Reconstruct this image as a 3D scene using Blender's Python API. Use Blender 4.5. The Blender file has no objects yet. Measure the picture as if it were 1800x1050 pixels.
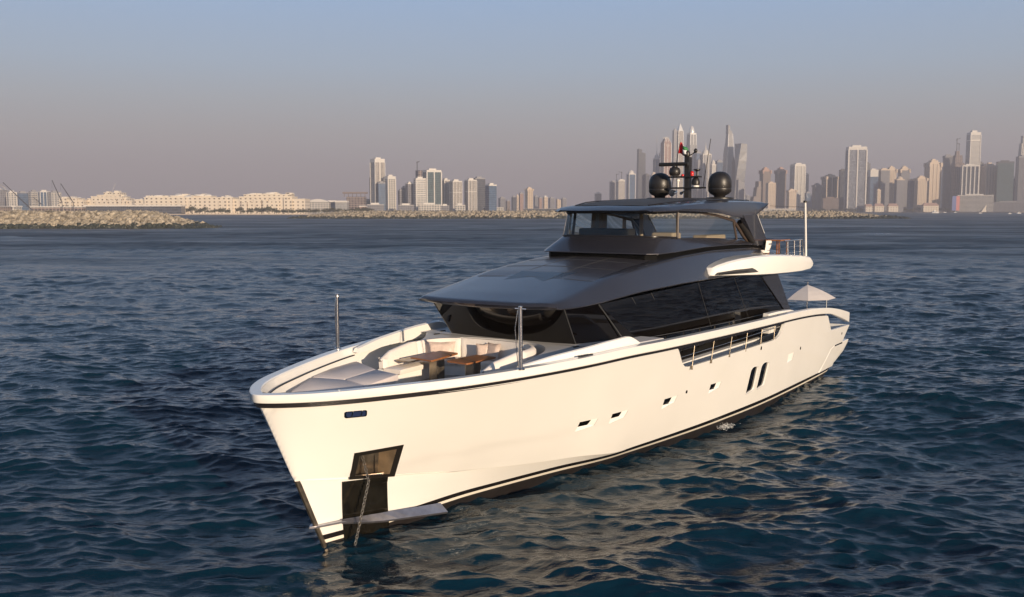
import bpy, bmesh, math, random
import numpy as np
from mathutils import Vector, Matrix
R = math.radians
random.seed(7)
scene = bpy.context.scene
COL = scene.collection

# ------------------------------------------------------------------ camera
CAMH, FPX, PITCH = 7.4, 1670.0, R(5.337)
cam = bpy.data.cameras.new("camera")
cam.sensor_width = 36.0
cam.lens = FPX / 1800 * 36.0
cam.clip_start = 0.5
cam.clip_end = 40000
camo = bpy.data.objects.new("camera", cam)
camo.location = (0, 0, CAMH)
camo.rotation_euler = (R(90) - PITCH, 0, 0)
COL.objects.link(camo)
scene.camera = camo
scene.view_settings.view_transform = 'Standard'
scene.view_settings.look = 'None'
scene.view_settings.exposure = 0.30
scene.view_settings.gamma = 1.0
scene.cycles.max_bounces = 8
scene.cycles.volume_bounces = 0
scene.cycles.transparent_max_bounces = 12
scene.cycles.sample_clamp_indirect = 6.0

# ------------------------------------------------------------------ sun + sky
SUN_EL, SUN_AZ = R(10.0), R(31)            # azimuth: to the right of straight behind the camera
sdir = Vector((math.sin(SUN_AZ) * math.cos(SUN_EL), -math.cos(SUN_AZ) * math.cos(SUN_EL), math.sin(SUN_EL)))
sl = bpy.data.lights.new("sun", 'SUN')
sl.energy = 5.0
sl.angle = R(0.5)
sl.color = (1.0, 0.80, 0.58)
so = bpy.data.objects.new("sun", sl)
so.rotation_euler = sdir.to_track_quat('Z', 'Y').to_euler()
COL.objects.link(so)

world = bpy.data.worlds.new("World")
scene.world = world
world.use_nodes = True
nt = world.node_tree
nt.nodes.clear()
wout = nt.nodes.new('ShaderNodeOutputWorld')
bg = nt.nodes.new('ShaderNodeBackground')
sky = nt.nodes.new('ShaderNodeTexSky')
sky.sky_type = 'NISHITA'
sky.sun_disc = False
sky.sun_elevation = SUN_EL
sky.sun_rotation = math.atan2(sdir.x, sdir.y)
sky.air_density = 1.0
sky.dust_density = 0.8
sky.ozone_density = 1.5
bg.inputs['Strength'].default_value = 0.104
# evening haze in the sky itself: a soft tint by elevation over the whole dome
tc = nt.nodes.new('ShaderNodeTexCoord')
sep = nt.nodes.new('ShaderNodeSeparateXYZ')
ramp = nt.nodes.new('ShaderNodeValToRGB')
for i_, (z_, c_) in enumerate([(0.0, (0.70, 0.66, 1.2)), (0.041, (0.554, 0.468, 0.771)), (0.076, (0.622, 0.477, 0.607)), (0.11, (0.739, 0.556, 0.636)),
                                (0.144, (0.821, 0.645, 0.714)), (0.177, (0.882, 0.73, 0.831)), (0.207, (0.925, 0.806, 0.916)), (0.6, (0.75, 0.85, 1.0))]):
    e_ = ramp.color_ramp.elements[i_] if i_ < 2 else ramp.color_ramp.elements.new(z_)
    e_.position = z_
    e_.color = (*c_, 1)
mul = nt.nodes.new('ShaderNodeMixRGB')
mul.blend_type = 'MULTIPLY'
mul.inputs[0].default_value = 1.0
# the low sky away from the sun is an even dusty evening band: colour by elevation only
band = nt.nodes.new('ShaderNodeValToRGB')
SKYB = [(0.0, (.360, .295, .305)), (.041, (.372, .330, .338)), (.076, (.385, .405, .415)), (.11, (.375, .455, .515)), (.144, (.345, .485, .630)), (.177, (.320, .480, .680)), (.207, (.295, .475, .725)), (.45, (.10, .26, .50))]
for i_, (z_, c_) in enumerate(SKYB):
    e_ = band.color_ramp.elements[i_] if i_ < 2 else band.color_ramp.elements.new(z_)
    e_.position = z_
    e_.color = (*c_, 1)
bsc = nt.nodes.new('ShaderNodeVectorMath'); bsc.operation = 'SCALE'; bsc.inputs['Scale'].default_value = 8.3
mr_ = nt.nodes.new('ShaderNodeMapRange'); mr_.inputs['From Min'].default_value = .2; mr_.inputs['From Max'].default_value = .6
mr_.inputs['To Min'].default_value = .15; mr_.inputs['To Max'].default_value = .85
mxb = nt.nodes.new('ShaderNodeMixRGB')
nt.links.new(tc.outputs['Generated'], sep.inputs[0])
nt.links.new(sep.outputs['Z'], ramp.inputs[0]); nt.links.new(sep.outputs['Z'], band.inputs[0]); nt.links.new(sep.outputs['Z'], mr_.inputs[0])
nt.links.new(sky.outputs[0], mul.inputs[1]); nt.links.new(ramp.outputs[0], mul.inputs[2])
nt.links.new(band.outputs[0], bsc.inputs[0])
nt.links.new(mr_.outputs[0], mxb.inputs[0]); nt.links.new(bsc.outputs[0], mxb.inputs[1]); nt.links.new(mul.outputs[0], mxb.inputs[2])
nt.links.new(mxb.outputs[0], bg.inputs['Color'])
nt.links.new(bg.outputs[0], wout.inputs['Surface'])

# ------------------------------------------------------------------ helpers
def tag(o, label=None, cat=None, group=None, kind=None):
    if label: o["label"] = label
    if cat: o["category"] = cat
    if group: o["group"] = group
    if kind: o["kind"] = kind
    return o

def empty(name, loc=(0, 0, 0), rz=0.0, parent=None):
    o = bpy.data.objects.new(name, None)
    o.empty_display_size = 0.5
    o.location = loc
    o.rotation_euler = (0, 0, rz)
    COL.objects.link(o)
    if parent: o.parent = parent
    return o

def link_mesh(name, me, parent=None):
    o = bpy.data.objects.new(name, me)
    COL.objects.link(o)
    if parent: o.parent = parent
    return o

def mat(name, col, rough=0.5, metal=0.0, var=0.0, vscale=3.0, bump=0.0, bscale=20.0, coat=0.0, ior=None, spec=None):
    m = bpy.data.materials.new(name)
    m.use_nodes = True
    n = m.node_tree.nodes; l = m.node_tree.links
    p = n['Principled BSDF']
    p.inputs['Base Color'].default_value = (*col, 1)
    p.inputs['Roughness'].default_value = rough
    p.inputs['Metallic'].default_value = metal
    if coat:
        p.inputs['Coat Weight'].default_value = coat
        p.inputs['Coat Roughness'].default_value = 0.04
    if ior: p.inputs['IOR'].default_value = ior
    if spec is not None: p.inputs['Specular IOR Level'].default_value = spec
    if var or bump:
        t = n.new('ShaderNodeTexCoord')
    if var:
        nz = n.new('ShaderNodeTexNoise'); nz.inputs['Scale'].default_value = vscale; nz.inputs['Detail'].default_value = 5
        l.new(t.outputs['Object'], nz.inputs['Vector'])
        mr = n.new('ShaderNodeMapRange')
        mr.inputs['From Min'].default_value = 0.3; mr.inputs['From Max'].default_value = 0.7
        mr.inputs['To Min'].default_value = 1 - var; mr.inputs['To Max'].default_value = 1 + var * 0.6
        l.new(nz.outputs[0], mr.inputs[0])
        mx = n.new('ShaderNodeVectorMath'); mx.operation = 'SCALE'
        mx.inputs[0].default_value = col
        l.new(mr.outputs[0], mx.inputs['Scale'])
        l.new(mx.outputs[0], p.inputs['Base Color'])
    if bump:
        nb = n.new('ShaderNodeTexNoise'); nb.inputs['Scale'].default_value = bscale; nb.inputs['Detail'].default_value = 4
        l.new(t.outputs['Object'], nb.inputs['Vector'])
        bp = n.new('ShaderNodeBump'); bp.inputs['Strength'].default_value = bump; bp.inputs['Distance'].default_value = 0.02
        l.new(nb.outputs[0], bp.inputs['Height'])
        l.new(bp.outputs[0], p.inputs['Normal'])
    return m

# M = collects geometry, in boat coordinates (u aft from the stem, v to port, z up) when boat=True
class MB:
    def __init__(s, boat=False):
        s.v = []; s.f = []; s.mi = []; s.boat = boat
    def P(s, p):
        return (-p[0], p[1], p[2]) if s.boat else tuple(p)
    def add(s, vs, fs, mi=0):
        b = len(s.v)
        s.v += [s.P(p) for p in vs]
        for f in fs:
            s.f.append(tuple(b + i for i in f)); s.mi.append(mi)
        return s
    def grid(s, rows, closed=False, mi=0, closed_rows=False):
        n = len(rows[0]); vs = [p for r in rows for p in r]; fs = []
        R_ = len(rows)
        for i in range(R_ if closed_rows else R_ - 1):
            for j in range(n if closed else n - 1):
                a = i * n + j; b = i * n + (j + 1) % n; i2 = (i + 1) % R_
                fs.append((a, b, i2 * n + (j + 1) % n, i2 * n + j))
        return s.add(vs, fs, mi)
    def loft(s, rings, cap=True, mi=0):        # closed rings -> solid
        s.grid(rings, closed=True, mi=mi)
        if cap:
            s.add(rings[0], [tuple(range(len(rings[0])))[::-1]], mi)
            s.add(rings[-1], [tuple(range(len(rings[-1])))], mi)
        return s
    def box(s, x0, x1, y0, y1, z0, z1, mi=0):
        return s.loft([[(x0, y0, z), (x1, y0, z), (x1, y1, z), (x0, y1, z)] for z in (z0, z1)], mi=mi)
    def prism(s, poly, z0, z1, mi=0):          # poly in x,y
        return s.loft([[(x, y, z) for x, y in poly] for z in (z0, z1)], mi=mi)
    def tube(s, pts, r, n=8, cap=True, mi=0):
        pts = [Vector(p) for p in pts]; rings = []
        rr = r if isinstance(r, (list, tuple)) else [r] * len(pts)
        for i, p in enumerate(pts):
            d = (pts[min(i + 1, len(pts) - 1)] - pts[max(i - 1, 0)]).normalized()
            a = Vector((0, 0, 1)) if abs(d.z) < 0.9 else Vector((1, 0, 0))
            x = d.cross(a).normalized(); y = d.cross(x).normalized()
            rings.append([tuple(p + (x * math.cos(t) + y * math.sin(t)) * rr[i]) for t in [2 * math.pi * k / n for k in range(n)]])
        return s.loft(rings, cap=cap, mi=mi)
    def lathe(s, c, prof, n=20, mi=0):         # prof: (r, z)
        rings = [[(c[0] + r * math.cos(2 * math.pi * k / n), c[1] + r * math.sin(2 * math.pi * k / n), c[2] + z) for k in range(n)] for r, z in prof]
        return s.loft(rings, mi=mi)
    def build(s, name, mats, parent=None, smooth=None, bevel=0.0, recalc=True):
        me = bpy.data.meshes.new(name)
        me.from_pydata(s.v, [], s.f)
        if not isinstance(mats, (list, tuple)): mats = [mats]
        for m in mats: me.materials.append(m)
        me.polygons.foreach_set('material_index', s.mi)
        bm = bmesh.new(); bm.from_mesh(me)
        bmesh.ops.remove_doubles(bm, verts=bm.verts, dist=0.0004)
        if bevel:
            es = [e for e in bm.edges if len(e.link_faces) == 2 and e.calc_face_angle(0) > R(30)]
            bmesh.ops.bevel(bm, geom=es, offset=bevel, segments=2, profile=0.6, affect='EDGES', clamp_overlap=True)
        if recalc: bmesh.ops.recalc_face_normals(bm, faces=bm.faces)
        bm.to_mesh(me); bm.free()
        if smooth is not None:
            me.shade_smooth()
            me.set_sharp_from_angle(angle=R(smooth))
        me.update()
        return link_mesh(name, me, parent)

def pchip(x, y):
    x = np.array(x, float); y = np.array(y, float); h = np.diff(x); d = np.diff(y) / h; n = len(x); m = np.zeros(n)
    for i in range(1, n - 1):
        if d[i-1] * d[i] > 0:
            w1 = 2 * h[i] + h[i-1]; w2 = h[i] + 2 * h[i-1]; m[i] = (w1 + w2) / (w1 / d[i-1] + w2 / d[i])
    m[0] = d[0]; m[-1] = d[-1]
    def f(q):
        q = np.clip(q, x[0], x[-1]); i = np.clip(np.searchsorted(x, q, side='right') - 1, 0, n - 2); t = (q - x[i]) / h[i]
        return (2*t**3-3*t**2+1)*y[i]+(t**3-2*t**2+t)*h[i]*m[i]+(-2*t**3+3*t**2)*y[i+1]+(t**3-t**2)*h[i]*m[i+1]
    return f
interp = lambda x, xs, ys: float(np.interp(x, xs, ys))
def chaikin(pts, it=2, closed=True):
    for _ in range(it):
        q = []; n = len(pts)
        for i in range(n if closed else n - 1):
            a = np.array(pts[i], float); b = np.array(pts[(i + 1) % n], float)
            q += [tuple(a * .75 + b * .25), tuple(a * .25 + b * .75)]
        if not closed: q = [tuple(pts[0])] + q + [tuple(pts[-1])]
        pts = q
    return pts
def round_poly(pts, r, n=4):
    out = []; N = len(pts)
    for i in range(N):
        p = Vector(pts[i]); a = Vector(pts[i-1]) - p; b = Vector(pts[(i + 1) % N]) - p
        ra = min(r, a.length * .45, b.length * .45)
        A = p + a.normalized() * ra; B = p + b.normalized() * ra
        for k in range(n + 1):
            t = k / n
            out.append(tuple(A * (1-t)**2 + p * 2*t*(1-t) + B * t**2))
    return out
def at(px, D, z=0.0):
    # world point seen at column px at forward distance D
    return Vector(((px - 900) / FPX * (D * math.cos(PITCH) + (CAMH - z) * math.sin(PITCH)), D, z))
def zpx(y, D):
    return CAMH + D * math.tan(math.atan((525 - y) / FPX) - PITCH)

# ------------------------------------------------------------------ materials
M = {}
M['gel'] = mat('white_gelcoat', (0.81, 0.79, 0.745), 0.24, var=0.03, vscale=0.5, bump=0.06, bscale=1.3, coat=0.6)
M['gel2'] = mat('deck_gelcoat', (0.56, 0.54, 0.52), 0.5, var=0.04, vscale=2)
M['deck'] = mat('deck_grey', (0.42, 0.40, 0.38), 0.6, var=0.06, vscale=3)
M['black'] = mat('black_paint', (0.012, 0.010, 0.010), 0.25)
M['antif'] = mat('antifouling', (0.018, 0.015, 0.015), 0.45, var=0.3, vscale=2.5)
M['pin'] = mat('pinstripe', (0.75, 0.70, 0.60), 0.3)
M['roof'] = mat('graphite_paint', (0.040, 0.040, 0.050), 0.27, metal=0.35, var=0.08, vscale=0.7, coat=0.4)
M['solar'] = mat('solar_roof', (0.055, 0.05, 0.055), 0.33, metal=0.1, var=0.2, vscale=6, bump=0.04, bscale=30, coat=0.2)
M['dglass'] = mat('dark_glass', (0.0022, 0.0014, 0.001), 0.02, spec=0.5)
M['seam'] = mat('glass_seam', (0.05, 0.05, 0.05), 0.4)
M['pocket'] = mat('pocket_lit_wall', (0.36, 0.26, 0.16), 0.35, metal=0.6, var=0.3, vscale=4)  # lighter tan: sunlight on the pocket's aft wall put into the colour
M['plate'] = mat('dark_polished_plate', (0.11, 0.095, 0.07), 0.16, metal=0.9, var=0.45, vscale=3, bump=0.15, bscale=4)
M['rimsteel'] = mat('dark_rim', (0.07, 0.06, 0.05), 0.3, metal=0.8)
M['steel'] = mat('polished_steel', (0.62, 0.60, 0.58), 0.16, metal=1.0)
M['dsteel'] = mat('worn_steel', (0.30, 0.25, 0.19), 0.33, metal=0.85, var=0.45, vscale=5, bump=0.2, bscale=9)
M['cush'] = mat('cream_cushion', (0.72, 0.66, 0.60), 0.8, var=0.05, vscale=2, bump=0.25, bscale=14)
M['pad'] = mat('sunpad_cloth', (0.64, 0.57, 0.54), 0.85, var=0.05, vscale=2, bump=0.2, bscale=25)
M['pillow'] = mat('silky_pillow', (0.55, 0.43, 0.36), 0.5, var=0.15, vscale=9, bump=0.6, bscale=12)
M['teak'] = mat('teak', (0.28, 0.105, 0.035), 0.38, var=0.25, vscale=7)
M['rubber'] = mat('matt_black', (0.016, 0.014, 0.013), 0.42, var=0.1)
M['canvas'] = mat('umbrella_canvas', (0.60, 0.55, 0.52), 0.8, var=0.05)
M['red'] = mat('flag_red', (0.65, 0.015, 0.02), 0.6)
M['green'] = mat('flag_green', (0.02, 0.17, 0.05), 0.6)
M['white'] = mat('flag_white', (0.75, 0.75, 0.73), 0.6)
M['wflat'] = mat('white_plastic', (0.7, 0.68, 0.64), 0.4)
M['rlamp'] = mat('red_lens', (0.55, 0.02, 0.02), 0.2)
M['blue'] = mat('blue_lining', (0.018, 0.03, 0.085), 0.3)
M['inter'] = mat('interior_tan', (0.16, 0.13, 0.10), 0.6, var=0.15)
M['iseat'] = mat('interior_leather', (0.35, 0.27, 0.2), 0.6)
# clear lounge glazing: part mirror, part see-through
def glassmat(name, tint, refl_ior=1.5):
    m = bpy.data.materials.new(name); m.use_nodes = True
    n = m.node_tree.nodes; l = m.node_tree.links
    for x in list(n):
        if x.type == 'BSDF_PRINCIPLED': n.remove(x)
    out = [x for x in n if x.type == 'OUTPUT_MATERIAL'][0]
    tr = n.new('ShaderNodeBsdfTransparent'); tr.inputs[0].default_value = (*tint, 1)
    gl = n.new('ShaderNodeBsdfGlossy'); gl.inputs['Roughness'].default_value = 0.02
    gl.inputs[0].default_value = (0.95, 0.95, 0.95, 1)
    fr = n.new('ShaderNodeFresnel'); fr.inputs[0].default_value = refl_ior
    mx = n.new('ShaderNodeMixShader')
    l.new(fr.outputs[0], mx.inputs[0]); l.new(tr.outputs[0], mx.inputs[1]); l.new(gl.outputs[0], mx.inputs[2])
    l.new(mx.outputs[0], out.inputs['Surface'])
    return m
M['cglass'] = glassmat('tinted_clear_glass', (0.90, 0.94, 0.91), 1.55)

# ------------------------------------------------------------------ sea
def sea():
    rng = np.random.default_rng(11)
    # fine fan of real waves in front of the camera, coarse ring all round, one level sheet in the end
    waves = []
    for i in range(190):
        lam = 0.30 * (26.0 / 0.30) ** (rng.random() ** 1.0)
        k = 2 * math.pi / lam
        th = R(-14) + rng.normal(0, 0.50)
        amp = 0.0046 * lam * (1.15 if lam < .8 else 1.05 if lam < 2.2 else .68 if lam < 5 else .38 if lam < 10 else .26) * (0.5 + rng.random())
        waves.append((k, math.cos(th + R(90)), math.sin(th + R(90)), amp, rng.random() * 6.283, lam))
    def patch(theta, rad):
        T, Rr = np.meshgrid(theta, rad)
        X = Rr * np.sin(T); Y = Rr * np.cos(T); Z = np.zeros_like(X)
        dX = np.zeros_like(X); dY = np.zeros_like(X)
        cell = np.maximum(np.gradient(rad)[:, None] * np.ones_like(T), Rr * (theta[1] - theta[0]))
        # slow gusts vary wave height from place to place
        g = 1 + 0.28 * np.sin(X * 0.045 + 1.3 + 0.6 * np.sin(Y * 0.03)) * np.sin(Y * 0.055 + 0.7)
        for k, cx, cy, a, ph, lam in waves:
            f = np.clip((lam / cell - 0.9) / 1.2, 0, 1)
            if f.max() <= 0: continue
            arg = k * (cx * X + cy * Y) + ph + 0.6 * np.sin(0.11 * k ** 0.5 * (X * cy - Y * cx) + ph * 3)
            s = np.sin(arg); c = np.cos(arg)
            A = a * f * g
            Z += A * s; q = 1.05
            dX += q * A * c * cx; dY += q * A * c * cy
        edge = np.clip(np.minimum(theta[-1] - T, T - theta[0]) / R(2.5), 0, 1) * np.clip((rad[-1] - Rr) / (0.3 * rad[-1]), 0, 1)
        Z *= edge; dX *= edge; dY *= edge
        return X + dX, Y + dY, Z
    def to_mesh(X, Y, Z, base, vs, fs):
        h, w = X.shape
        v = np.stack([X.ravel(), Y.ravel(), Z.ravel()], 1)
        i = np.arange(h * w).reshape(h, w) + base
        f = np.stack([i[:-1, :-1].ravel(), i[:-1, 1:].ravel(), i[1:, 1:].ravel(), i[1:, :-1].ravel()], 1)
        vs.append(v); fs.append(f)
        return base + h * w
    vs, fs = [], []
    inv = np.linspace(1 / 15.0, 1 / 1200.0, 1600)
    rad = 1 / inv
    # blend so that spacing never gets too fine near and stays fine to mid distance
    th = np.linspace(R(-33), R(50), 1500)
    X, Y, Z = patch(th, rad)
    b = to_mesh(X, Y, Z, 0, vs, fs)
    # the rest of the same sheet: the wide remainder of the ring, the disc under the camera and the far water
    th2 = np.linspace(R(50), R(327), 60)
    T, Rr = np.meshgrid(th2, np.array([15.0, 30, 100, 300, 1200.0])); b = to_mesh(Rr * np.sin(T), Rr * np.cos(T), T * 0, b, vs, fs)
    th3 = np.linspace(0, 2 * math.pi, 241)
    T, Rr = np.meshgrid(th3, np.array([0.01, 15.0])); b = to_mesh(Rr * np.sin(T), Rr * np.cos(T), T * 0 - 0.0, b, vs, fs)
    T, Rr = np.meshgrid(th3, np.array([1199.9, 1500, 5000, 14000.0])); b = to_mesh(Rr * np.sin(T), Rr * np.cos(T), T * 0 - 0.0, b, vs, fs)
    v = np.concatenate(vs); f = np.concatenate(fs)
    me = bpy.data.meshes.new('sea')
    me.vertices.add(len(v)); me.vertices.foreach_set('co', v.astype(np.float32).ravel())
    me.loops.add(len(f) * 4); me.loops.foreach_set('vertex_index', f.astype(np.int32).ravel())
    me.polygons.add(len(f))
    me.polygons.foreach_set('loop_start', np.arange(0, len(f) * 4, 4, dtype=np.int32))
    me.update(calc_edges=True)
    me.shade_smooth()
    m = bpy.data.materials.new('sea_water'); m.use_nodes = True
    n = m.node_tree.nodes; l = m.node_tree.links; p = n['Principled BSDF']
    p.inputs['Roughness'].default_value = 0.06
    p.inputs['IOR'].default_value = 1.35
    p.inputs['Base Color'].default_value = (0.0009, 0.0150, 0.0290, 1)
    g = n.new('ShaderNodeNewGeometry')
    def noise(scale, stretch, rot, det=3):
        mp = n.new('ShaderNodeMapping'); mp.inputs['Scale'].default_value = (scale * stretch, scale, scale); mp.inputs['Rotation'].default_value = (0, 0, rot)
        t = n.new('ShaderNodeTexNoise'); t.inputs['Scale'].default_value = 1.0; t.inputs['Detail'].default_value = det; t.inputs['Roughness'].default_value = 0.6
        l.new(g.outputs['Position'], mp.inputs['Vector']); l.new(mp.outputs[0], t.inputs['Vector'])
        return t.outputs[0]
    # wind-ruffled texture too fine to model: open water gets rougher, in drifting streaks
    ln = n.new('ShaderNodeVectorMath'); ln.operation = 'LENGTH'; l.new(g.outputs['Position'], ln.inputs[0])
    rr = n.new('ShaderNodeMapRange'); rr.inputs['From Min'].default_value = 45; rr.inputs['From Max'].default_value = 220
    rr.inputs['To Min'].default_value = 0.05; rr.inputs['To Max'].default_value = 0.50
    l.new(ln.outputs['Value'], rr.inputs[0])
    rip = n.new('ShaderNodeMapRange'); rip.inputs['From Min'].default_value = .35; rip.inputs['From Max'].default_value = .65
    rip.inputs['To Min'].default_value = .45; rip.inputs['To Max'].default_value = 1.35
    nmix = n.new('ShaderNodeMath'); nmix.operation = 'ADD'; hlf = n.new('ShaderNodeMath'); hlf.operation = 'MULTIPLY'; hlf.inputs[1].default_value = .5
    l.new(noise(0.10, 0.25, R(9), 9), nmix.inputs[0]); l.new(noise(0.02, 0.22, R(6), 8), nmix.inputs[1]); l.new(nmix.outputs[0], hlf.inputs[0]); l.new(hlf.outputs[0], rip.inputs[0])
    mm = n.new('ShaderNodeMath'); mm.operation = 'MULTIPLY'; l.new(rr.outputs[0], mm.inputs[0]); l.new(rip.outputs[0], mm.inputs[1]); l.new(mm.outputs[0], p.inputs['Roughness'])
    prev = None
    for sc, st, ro, dist, strength in ((0.07, 0.35, R(12), 1.0, 1.0), (0.22, 0.5, R(20), 0.30, 1.0), (1.5, 0.45, R(14), 0.050, 1.0), (6.0, 0.45, R(20), 0.024, 1.0), (18.0, 0.45, R(5), 0.0075, 1.0)):
        bp = n.new('ShaderNodeBump'); bp.inputs['Strength'].default_value = strength; bp.inputs['Distance'].default_value = dist
        l.new(noise(sc, st, ro), bp.inputs['Height'])
        if prev: l.new(prev, bp.inputs['Normal'])
        prev = bp.outputs[0]
    l.new(prev, p.inputs['Normal'])
    me.materials.append(m)
    o = link_mesh('sea', me)
    tag(o, kind='structure')
sea()

# ------------------------------------------------------------------ the yacht
# hull lines: u metres aft of the stem at the waterline, v to port, z up
STEM = at(569, 20.44)
yacht = empty('motor_yacht', (-4.170, 20.437, 0.0), R(-124))
tag(yacht, 'white motor yacht with graphite upperworks lying at anchor, bow to the left', 'yacht')
CU = np.array([-1.83,-1.78,-1.68,-1.5,-1.1,-.5,.5,1.5,2.5,3.5,4.5,5.5,6.5,7.5,8.5,9.5,12,16,20,24,27,31.0])
CV = np.array([0,.17,.33,.55,.93,1.33,1.82,2.26,2.63,2.94,3.18,3.38,3.54,3.64,3.71,3.76,3.81,3.84,3.84,3.8,3.74,3.6])
_vc = pchip(np.sqrt(CU + 1.83), CV)
VCAP = lambda d: float(_vc(math.sqrt(max(d, 0))))
_zc = pchip([-1.83,-.5,1.5,3.5,5.5,7.5,9.5,11,14,18,21,23.5,25.5,27.3,29.3,31],[3.68,3.69,3.70,3.73,3.76,3.79,3.76,3.73,3.67,3.6,3.55,3.46,3.32,3.11,2.79,2.45])
zcap = lambda u: float(_zc(u))
_vh = pchip(np.sqrt(np.array([-.85,-.75,-.6,.05,.68,1.46,2.26,3.18,4.3,6.45,7.5,9.43,10.5,15,20,26,31]) + .85),
            [0,.11,.2,.49,.65,.85,1.05,1.25,1.62,2.13,2.4,2.58,2.7,3.1,3.3,3.3,3.15])
VCH = lambda d: float(_vh(math.sqrt(max(d, 0))))
_zh = pchip([-.85,.05,.68,1.46,2.26,3.18,4.3,6.45,7.5,9.43,31],[1.68,1.55,1.45,1.35,1.25,1.1,1.0,.8,.72,.5,.46])
zch = lambda u: float(_zh(max(u, -.85)))
_wl = pchip([0,1,2,4,7,10,15,20,25,31],[0,.2,.4,.75,1.5,2.1,2.75,3.05,3.1,2.9])
_zs = pchip([0,4,7,10,21,31],[.25,.42,.5,.47,.42,.5])
zst = lambda u: float(_zs(max(u, 0)))
def ustem(z): return interp(z, [-.7,0,1.64,1.7,3.45,3.7], [.3,0,-.77,-.85,-1.7,-1.83])
def hv(u, z):
    zc = zch(u); zt = zcap(u) - .33
    t = min(max((z - zc) / (zt - zc), 0), 1.12); d = u - ustem(z)
    return VCH(d) + (VCAP(d) - .06 - VCH(d)) * t ** .9
def lv(u, z):
    d = u - ustem(z); zc = zch(u); t = z / max(zc, .1); w = float(_wl(max(d, 0)))
    c = VCH(d) - .05 * min(1, max(0, (9.5 - u) / 4))
    return max(0., w + (c - w) * (t if z < 0 else min(t, 1) ** 1.2))

def stations():
    a = list(0.0 + 6.0 * (np.linspace(0, 1, 44) ** 1.9)) + list(np.arange(6.3, 10.1, .3))
    a += list(np.arange(10.15, 12.0, .1)) + list(np.arange(12.3, 18.6, .4)) + list(np.arange(18.75, 20.1, .08)) + list(np.arange(20.4, 25.4, .4))
    a += list(np.arange(25.5, 26.9, .08)) + list(np.arange(27.2, 29.75, .35)) + [29.9]
    return sorted(set(round(x, 4) for x in a))
ST = stations()
def shift(U, z):       # station parameter -> real u at height z (raked stem, raked transom)
    u = U
    if U < 6: u = U + ustem(z) * (1 - U / 6) ** 2
    if U > 27: u = U - (U - 27) / 2.9 * max(0, (2.4 - z)) * .9
    return u
HOLE_U = [10.25, 10.42, 10.6, 11.1, 11.35, 11.6, 11.85, 18.8, 19.2, 19.5, 19.68, 19.78, 19.86, 19.92]
HOLE_Z = [3.52, 3.47, 3.33, 2.90, 2.77, 2.73, 2.72, 2.71, 2.73, 2.83, 3.0, 3.2, 3.4, 3.6]
def capdrop(u): return interp(u, [-2, 0, 5, 10, 24, 26, 27.5, 29.8], [.17, .185, .205, .23, .25, .25, .34, .47])
def ztop(U):           # top edge of the side plating (dips at the side gate and at the cockpit)
    z = zcap(U) - min(capdrop(U), .25) - .082
    if 10.25 < U < 19.92: z = min(z, interp(U, HOLE_U, HOLE_Z))
    if U > 25.55: z = min(z, interp(U, [25.55, 25.7, 26.6, 29.9], [zcap(25.55) - .33, 2.95, 2.25, 2.18]))
    return z
def plate(zlo, zhi, fn, n, us=ST, off=0.0):
    rows = []
    for U in us:
        row = []
        ue = shift(U, 2.5)
        a, b = zlo(ue), zhi(ue)
        for k in range(n + 1):
            z = a + (b - a) * k / n
            u = shift(U, z)
            row.append((u, fn(u, z) + off if (U > 0 or off) else 0.0, z))
        rows.append(row)
    return rows
def mirror(rows): return [[(p[0], -p[1], p[2]) for p in r] for r in rows]

hull = empty('hull', (0, 0, 0), 0, yacht)
# upper plating: laid out in the (u, z) plane with its real cut-outs, then bent on to the hull lines
PL = [  # portlight outline: glass slot + bevelled recess, in (u, z)
    [(6.62, 1.59), (6.60, 1.88), (7.30, 1.88), (7.27, 1.66)],
    [(7.95, 1.58), (7.92, 1.89), (8.70, 1.88), (8.62, 1.67)],
    [(10.73, 1.53), (10.69, 1.86), (11.50, 1.85), (11.43, 1.64)],
    [(13.79, 1.52), (13.77, 1.84), (14.60, 1.83), (14.54, 1.63)],
    [(21.05, 1.55), (21.02, 1.91), (21.72, 1.92), (21.66, 1.62)]]
TW = [round_poly([(17.12, .95), (17.10, 1.86), (17.30, 1.94), (17.80, 1.90), (17.82, 1.03)], .12),
      round_poly([(18.08, .97), (18.10, 1.88), (18.34, 1.96), (18.87, 1.91), (18.80, 1.05)], .12)]
AP = [(.15, 2.17), (1.26, 2.19), (1.47, 1.34), (.29, 1.50)]
from mathutils.geometry import delaunay_2d_cdt
def inside(p, poly):
    c = False; j = len(poly) - 1
    for i in range(len(poly)):
        if (poly[i][1] > p[1]) != (poly[j][1] > p[1]) and p[0] < (poly[j][0] - poly[i][0]) * (p[1] - poly[i][1]) / (poly[j][1] - poly[i][1]) + poly[i][0]: c = not c
        j = i
    return c
def subdiv(poly, d=.12):
    out = []
    for i in range(len(poly)):
        a = poly[i]; b = poly[(i + 1) % len(poly)]; n = max(1, int(math.hypot(b[0]-a[0], b[1]-a[1]) / d))
        out += [(a[0] + (b[0]-a[0]) * k / n, a[1] + (b[1]-a[1]) * k / n) for k in range(n)]
    return out
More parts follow.
